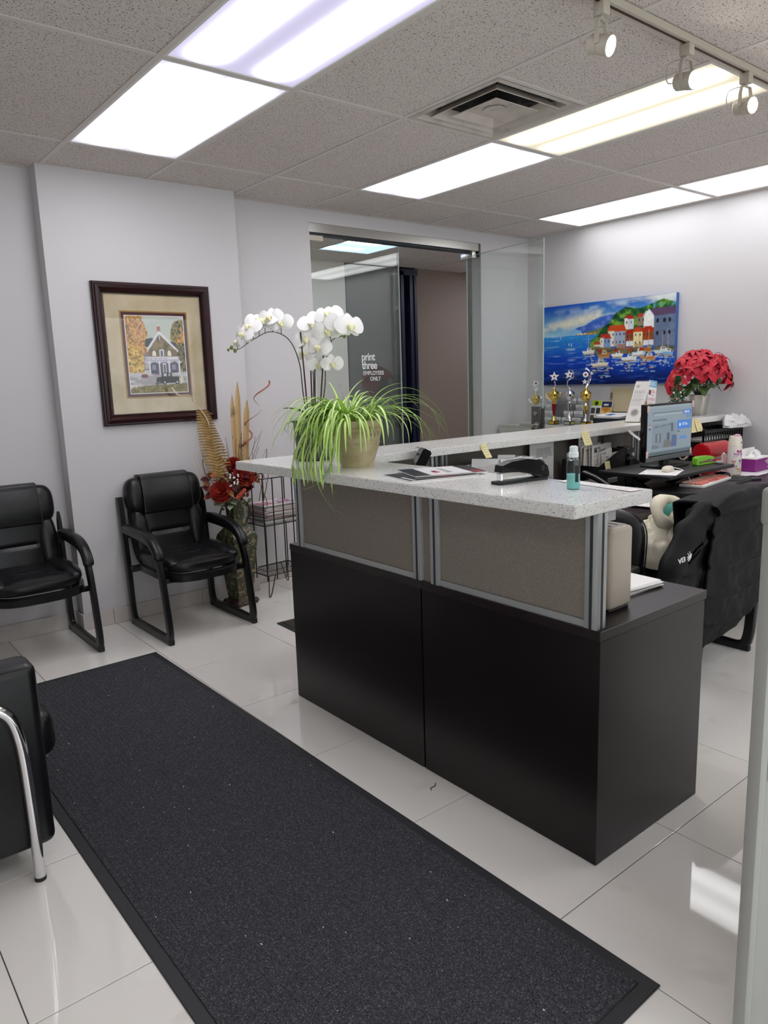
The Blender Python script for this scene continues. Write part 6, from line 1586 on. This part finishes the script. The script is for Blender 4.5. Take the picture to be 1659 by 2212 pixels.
brochure('green and white brochure with four small photos, beside the gold trophies', .99, .215, .105, .25, p)
p = Paint(40, 70, '#d9a860'); p.rect(0, 0, 1, .25, '#2a3150'); p.text(.2, .1, .8, .18, 1, '#e6e6ec', 2, .9, .9); n_ = p.noise(5, 7, 4); p.mix((p.V > .25) * np.clip((n_ - .5) * 5, 0, 1), '#b8791f'); p.mix((p.V > .25) * np.clip((.42 - n_) * 6, 0, 1), '#efe0bc')
brochure('orange brochure with a navy band on top, standing beside the dark tray', .885, .205, .10, .25, p)
t = thing('brochure_holder', 'clear acrylic holder behind the brochures', 'holder', (4.285, .94, CT)); MB().box(0, .003, -.11, .11, 0, .16).box(-.02, .003, -.11, .11, .0, .0015).build('holder_body', ACRYL, t)
# dark tray with white papers and a big envelope
t = thing('paper_tray', 'dark navy tray of white papers on the filing cabinet', 'tray', (4.11, .705, CT))
MB().box(-.14, .14, -.125, .125, 0, .004).box(-.14, -.136, -.125, .125, 0, .075).box(.136, .14, -.125, .125, 0, .075).box(-.14, .14, .121, .125, 0, .075).box(-.14, .14, -.125, -.121, 0, .075).build('tray_body', mat('navy_plastic', '#1d2230', .4), t)
zz = CT + .005
for k in range(14):
    o = MB().box(-.13, .13, -.114, .114, 0, .0052).build('paper_sheet', PAPER, None, (4.11 + random.uniform(-.003, .003), .705, zz), (0, 0, random.uniform(-.02, .02))); zz += .0055
    tag(o, 'white sheets in the navy tray on the cabinet, ' + ordn(14 - k) + ' bundle from the top', 'paper', 'papers in the navy tray')
p = Paint(60, 44, '#eceae8'); p.rect(.05, .3, .28, .42, '#c9c24a'); p.rect(.28, .3, .52, .75, '#3a5fa8'); p.text(.56, .3, .95, .6, 5, '#8a8c94', 5, .7, .4)
t = thing('flyer', 'white flyer with a blue block lying on the papers in the navy tray', 'flyer', (4.09, .71, zz), rz=.0); t.rotation_euler = (0, -.10, 0); t.location.z = zz + .014
MB().box(-.10, .10, -.13, .13, 0, .002).build('sheet', PAPER, t); p.sheet('print', PRINT, t, .26, .20, Matrix.Translation((0, 0, .0026)) @ Matrix.Rotation(-PI / 2, 4, 'Z'))
t = thing('large_envelope', 'large beige envelope leaning on the right wall above the navy tray', 'envelope', (4.275, .745, zz + .03)); t.rotation_euler = (0, .16, 0)
MB().rbox(-.002, .004, -.145, .145, 0, .205, .001, 1).build('envelope_body', mat('manila', '#b9ac8c', .8), t)
text_mesh('marking', 'USPS', .030, INK, t, Matrix.Translation((-.0026, .142, .10)) @ Matrix(((0, 0, -1, 0), (-1, 0, 0, 0), (0, 1, 0, 0), (0, 0, 0, 1))) @ Matrix.Rotation(PI / 2, 4, 'Z') @ Matrix.Translation((0, -.022, 0)), bold=.001)

# ================================================================== JACKETS AND OFFICE CHAIRS
JK = mat('black_nylon', '#08080b', .62, spec=.3, bump=(90, .35)); CRM = mat('cream_quilt', '#e3dcc6', .7, bump=(70, .3)); TEAL = mat('teal_lining', '#5aa79a', .7); ZIP = mat('zip_grey', '#3a3b40', .4, .5)
t = thing('black_jacket', 'long black puffer jacket draped over the guest chair by the counter end', 'jacket', (2.0, -1.30, .10))
def drape(x0f, x1f, zt, zb, ytop, yin, nu, nv, seed, wr=.02):
    def fn(u, v):
        xa = x0f(v); xb = x1f(v); x = xa + (xb - xa) * u
        top = zt(u); bot = zb(u)
        L1 = top - bot
        if v < .72: q = v / .72; z = bot + L1 * q; y = ytop - .035 * (1 - q) * math.sin(u * 3)
        elif v < .82: q = (v - .72) / .10 * PI; z = top + .022 * math.sin(q); y = ytop + (yin - ytop) * (1 - math.cos(q)) / 2
        else: q = (v - .82) / .18; z = top - .22 * q; y = yin + .01 * q
        n1 = noise.noise((x * 5 + seed, z * 2.2, 1.0)); n2 = noise.noise((x * 13 + seed, z * 9, 4.0)); n3 = noise.noise((x * 30, z * 26, seed))
        quilt = -.012 * math.exp(-((((z + .03 * n1) % .135) - .067) / .010) ** 2)
        y -= wr * (1.1 * n1 + .55 * n2 + .22 * n3) + quilt * -1 * (1 if v < .72 else 0)
        return (x, y, z)
    return MB().grid(fn, nu, nv)
loc0 = Vector((2.0, -1.30, .10))
def dj(b): b.v = [tuple(Vector(q) - loc0) for q in b.v]; return b
b = dj(drape(lambda v: 1.74 + .22 * max(0, v - .4), lambda v: 2.52 - .02 * v, lambda u: .862 + .02 * math.sin(u * PI), lambda u: .24 + .26 * u ** 1.1, -1.35, -1.13, 60, 70, 3.0, .022))
o = b.build('jacket_body', JK, t); md = o.modifiers.new('thick', 'SOLIDIFY'); md.thickness = .012
b = dj(drape(lambda v: 1.42 + .26 * max(0, v - .36) ** 1.2 * 3.2, lambda v: 1.80, lambda u: .66 + .18 * u, lambda u: .22, -1.30, -1.20, 26, 60, 7.0, .025))
o = b.build('front_panel', JK, t); md = o.modifiers.new('thick', 'SOLIDIFY'); md.thickness = .014
pt = bez((1.86, -1.29, .835), (1.76, -1.28, .80), (1.66, -1.28, .73), (1.56, -1.28, .63), (1.50, -1.27, .53), n=8)
b = MB().sweep(pt, .062, .05, 18, .9, taper=lambda u: 1.0 + .12 * math.sin(u * 19) - .25 * u); b.v = [tuple(Vector(q) - loc0 + Vector((0, .012, 0)) * noise.noise(Vector(q) * 14)) for q in b.v]; b.build('sleeve', JK, t)
pt = bez((1.80, -1.34, .85), (1.88, -1.355, .875), (2.0, -1.355, .882), (2.2, -1.355, .878), (2.38, -1.35, .868), (2.47, -1.34, .84), n=8)
b = MB().sweep(pt, .035, .04, 14, .9, taper=lambda u: .7 + .6 * math.sin(u * PI)); b.v = [tuple(Vector(q) - loc0 + Vector((0, 0, .008)) * noise.noise(Vector(q) * 12)) for q in b.v]; b.build('collar', JK, t)
EMB = mat('white_thread', '#e6e6ea', .6)
lm_ = Matrix.Translation(Vector((1.500, -1.345, .672)) - loc0) @ Matrix.Rotation(-.10, 4, 'Z') @ Matrix.Rotation(PI / 2, 4, 'X') @ Matrix.Rotation(.12, 4, 'Z')
text_mesh('embroidery', 'VI3', .030, EMB, t, lm_, bold=.001, sx=1.2)
b = MB()
for pts in ([(.062, .000), (.070, .018), (.064, .030)], [(.070, .004), (.080, .020), (.076, .034)], [(.066, -.006), (.082, .006), (.088, .022)], [(.060, .014), (.074, .010), (.086, .012)]):
    b.sweep([lm_ @ Vector((x, y, .001)) for x, y in pts], .0022, n=5)
b.build('embroidery', EMB, t)
# cream jacket on the seat
t = thing('cream_jacket', 'cream quilted jacket with teal lining bundled on the guest chair seat', 'jacket', (2.10, -.975, .475))
b = MB()
def cj(u, v):
    a = 2 * PI * u; tt = -PI / 2 + PI * v; pw = lambda q, e: math.copysign(abs(q) ** e, q)
    x = .235 * pw(math.cos(tt), .7) * pw(math.cos(a), .8); y = .150 * pw(math.cos(tt), .7) * pw(math.sin(a), .8); z = .145 + .145 * pw(math.sin(tt), .8)
    n1 = noise.noise((x * 7, y * 7, z * 7)); n2 = noise.noise((x * 20, y * 20, z * 16 + 3))
    q = math.exp(-((((x * .8 + y * .6) % .085) - .042) / .006) ** 2) + math.exp(-((((x * .6 - y * .8) % .085) - .042) / .006) ** 2)
    k = 1 + .18 * n1 + .07 * n2 - .05 * q
    return (x * k, y * k, max(.004, z * k))
b.grid(cj, 80, 44); b.build('jacket_body', CRM, t)
hb = MB()
pt = [Vector((-.08 + .095 * math.cos(q), -.02 + .05 * math.sin(q) * .6, .30 + .06 * math.sin(q))) for q in [2 * PI * k / 22 for k in range(23)]]
hb.sweep(pt, .032, n=12, caps=False, taper=lambda u: 1 + .18 * math.sin(u * 23)); hb.build('hood', CRM, t)
MB().ball((-.08, -.02, .295), (.085, .022, .05), 16, 10).build('lining', TEAL, t)
MB().sweep(bez((-.22, .02, .20), (-.16, .03, .225), (-.12, .02, .23), n=6), .006, n=7).build('drawcord', PLAST, t)
def office_chair(lab, loc, rz, cord=False):
    t = thing('office_chair', lab, 'office chair', loc, rz, 'black swivel office chairs')
    for k in range(5):
        a = 2 * PI * k / 5 + .3; d = Vector((math.cos(a), math.sin(a), 0))
        MB().sweep([Vector((0, 0, .11)), d * .12 + UP * .10, d * .24 + UP * .075], .022, .016, 10, .8, ref=(0, 0, 1), taper=lambda u: 1 - .4 * u).build('base_arm', STEEL if cord else PLAST, t)
        w_ = MB()
        for s_ in (-1, 1):
            c = d * .24 + Vector((-d.y, d.x, 0)) * .016 * s_; m = Vector((-d.y, d.x, 0)).to_track_quat('Z', 'Y').to_matrix()
            w_.lathe([(0, -.011), (.018, -.011), (.029, -.007), (.029, .007), (.018, .011), (0, .011)], 18, c=c + UP * .029, m=m)
        w_.build('castor', PLASTG, t); MB().cyl(d * .24 + UP * .03, d * .24 + UP * .075, .008, n=10).build('castor_stem', STEEL, t)
    MB().cyl((0, 0, .09), (0, 0, .40), .028, .022, 16).build('gas_lift', PLAST, t)
    MB().ball((0, .02, .455), (.235, .22, .055), 32, 12, .5, .5).build('seat', LEATH2, t)
    MB().sweep(bez((0, .2, .42), (0, .29, .46), (0, .30, .60), n=6), .03, .012, 10, .7, ref=(1, 0, 0)).build('back_bracket', PLAST, t)
    m = Matrix.Translation((0, .27, .65)) @ Matrix.Rotation(-.14, 4, 'X')
    bk = MB().ball(m @ Vector((0, 0, 0)), (.235, .05, .205), 36, 16, .45, .6, m.to_3x3()).build('backrest', LEATH2, t)
    ed = [m @ Vector((.237 * math.copysign(abs(math.cos(q)) ** .6, math.cos(q)), -.0, .207 * math.copysign(abs(math.sin(q)) ** .45, math.sin(q)))) for q in [2 * PI * k / 60 for k in range(61)]]
    MB().sweep(ed, .007, n=8, caps=False).build('piping', PLASTG, bk)
    MB().sweep([p + (m.to_3x3() @ Vector((0, .03, 0))) for p in ed], .004, n=6, caps=False).build('zipper', ZIP, bk)
    for s_ in (-1, 1):
        MB().sweep(bez((s_ * .22, .08, .44), (s_ * .26, .06, .46), (s_ * .27, .04, .56), (s_ * .26, .02, .63), n=6), .014, n=10).build('arm_post', PLAST, t)
        MB().rbox(s_ * .26 - .03, s_ * .26 + .03, -.10, .14, .625, .655, .012, 3).build('armrest', PLAST, t)
    return t
office_chair('black office chair behind the front desk, its upright back beside the beige scanner', (1.255, -.945, 0), -PI / 2 + .12)
office_chair('black office chair at the keyboard, mostly hidden behind the grey partition', (3.24, -1.12, 0), PI - .1, True)

# ================================================================== PARTITION AT THE RIGHT EDGE
PRT = mat('partition_grey', '#989994', .5, bump=(300, .08))
t = thing('partition', 'light grey partition end post and panel at the right edge of the photo', 'partition', (.089, -2.30, 0))
MB().rbox(0, .030, -.012, .014, 0, 1.185, .003).build('post', PRT, t)
MB().rbox(-.003, .30, -.017, .020, 1.180, 1.252, .010, 3).build('cap', PRT, t)
MB().box(.030, .0385, -.002, .010, 0, 1.18).build('groove', mat('groove_navy', '#20202c', .6), t)
MB().rbox(.0385, 1.3, -.008, .012, .0, .655, .003).build('lower_panel', PRT, t)
MB().rbox(.0305, 1.3, -.013, .015, .66, 1.18, .004).build('upper_panel', PRT, t)
MB().rbox(.30, 1.3, -.017, .020, 1.180, 1.21, .006, 2).build('top_rail', PRT, t)

# ================================================================== TRACK SPOTLIGHTS
TRK = mat('track_enamel', '#b9b2a4', .4); LAMPM = mat('spot_lens', '#fff4ea', .3, emit=14.0)
t = thing('light_track', 'cream ceiling track carrying the spotlights', 'track', (1.6, -1.27, H))
b = MB().box(-1.9, 1.7, -.019, .019, -.028, -.003).build('track_rail', TRK, t)
MB().box(-1.9, 1.7, -.006, .006, -.0286, -.0279).build('track_slot', mat('copper_slot', '#4a3026', .5, .4), t)
def spot(lab, x, dirv, dz=0):
    t = thing('spotlight', lab, 'spotlight', (x, -1.27, H - .0286), group='track spotlights')
    MB().rbox(-.019, .019, -.021, .021, -.042, 0, .003).build('adapter', TRK, t)
    MB().cyl((0, 0, -.042), (0, 0, -.052), .008, n=10).build('swivel', TRK, t)
    d = Vector(dirv).normalized(); c = Vector((.0, 0, -.128)); side = d.cross(UP).normalized(); m = d.to_track_quat('Z', 'Y').to_matrix()
    for s_ in (-1, 1):
        o = c + side * .034 * s_
        MB().sweep([Vector((0, 0, -.051)), Vector((0, 0, -.053)) + side * .026 * s_, o + UP * .045, o - UP * .004], .009, .0028, 8, .6, ref=d).build('yoke_arm', TRK, t)
    h = MB().lathe([(0, -.042), (.026, -.042), (.031, -.036), (.031, -.006), (.0295, -.004), (.0315, -.002), (.0335, .036), (.031, .038), (.030, .033), (0, .031)], 26, c=c, m=m).build('lamp_head', TRK, t)
    MB().lathe([(0, .0345), (.0298, .0345), (.0298, .033), (0, .033)], 24, c=c, m=m).build('lamp_lens', LAMPM, h)
    MB().sweep(bez(Vector((0, .0, -.046)), c - d * .06 + side * .03 + UP * .06, c - d * .07 + side * .02, c - d * .04, n=7), .0022, n=6).build('lamp_cord', TRK, t)
spot('cream track spotlight nearest the top edge, leftmost of the three', 1.0, (.14, -.82, -.32))
spot('cream track spotlight in the middle of the three, in front of the warm ceiling light', 1.545, (-.12, -.97, -.20))
spot('cream track spotlight nearest the right edge of the photo', 2.02, (-.18, -.97, -.18))
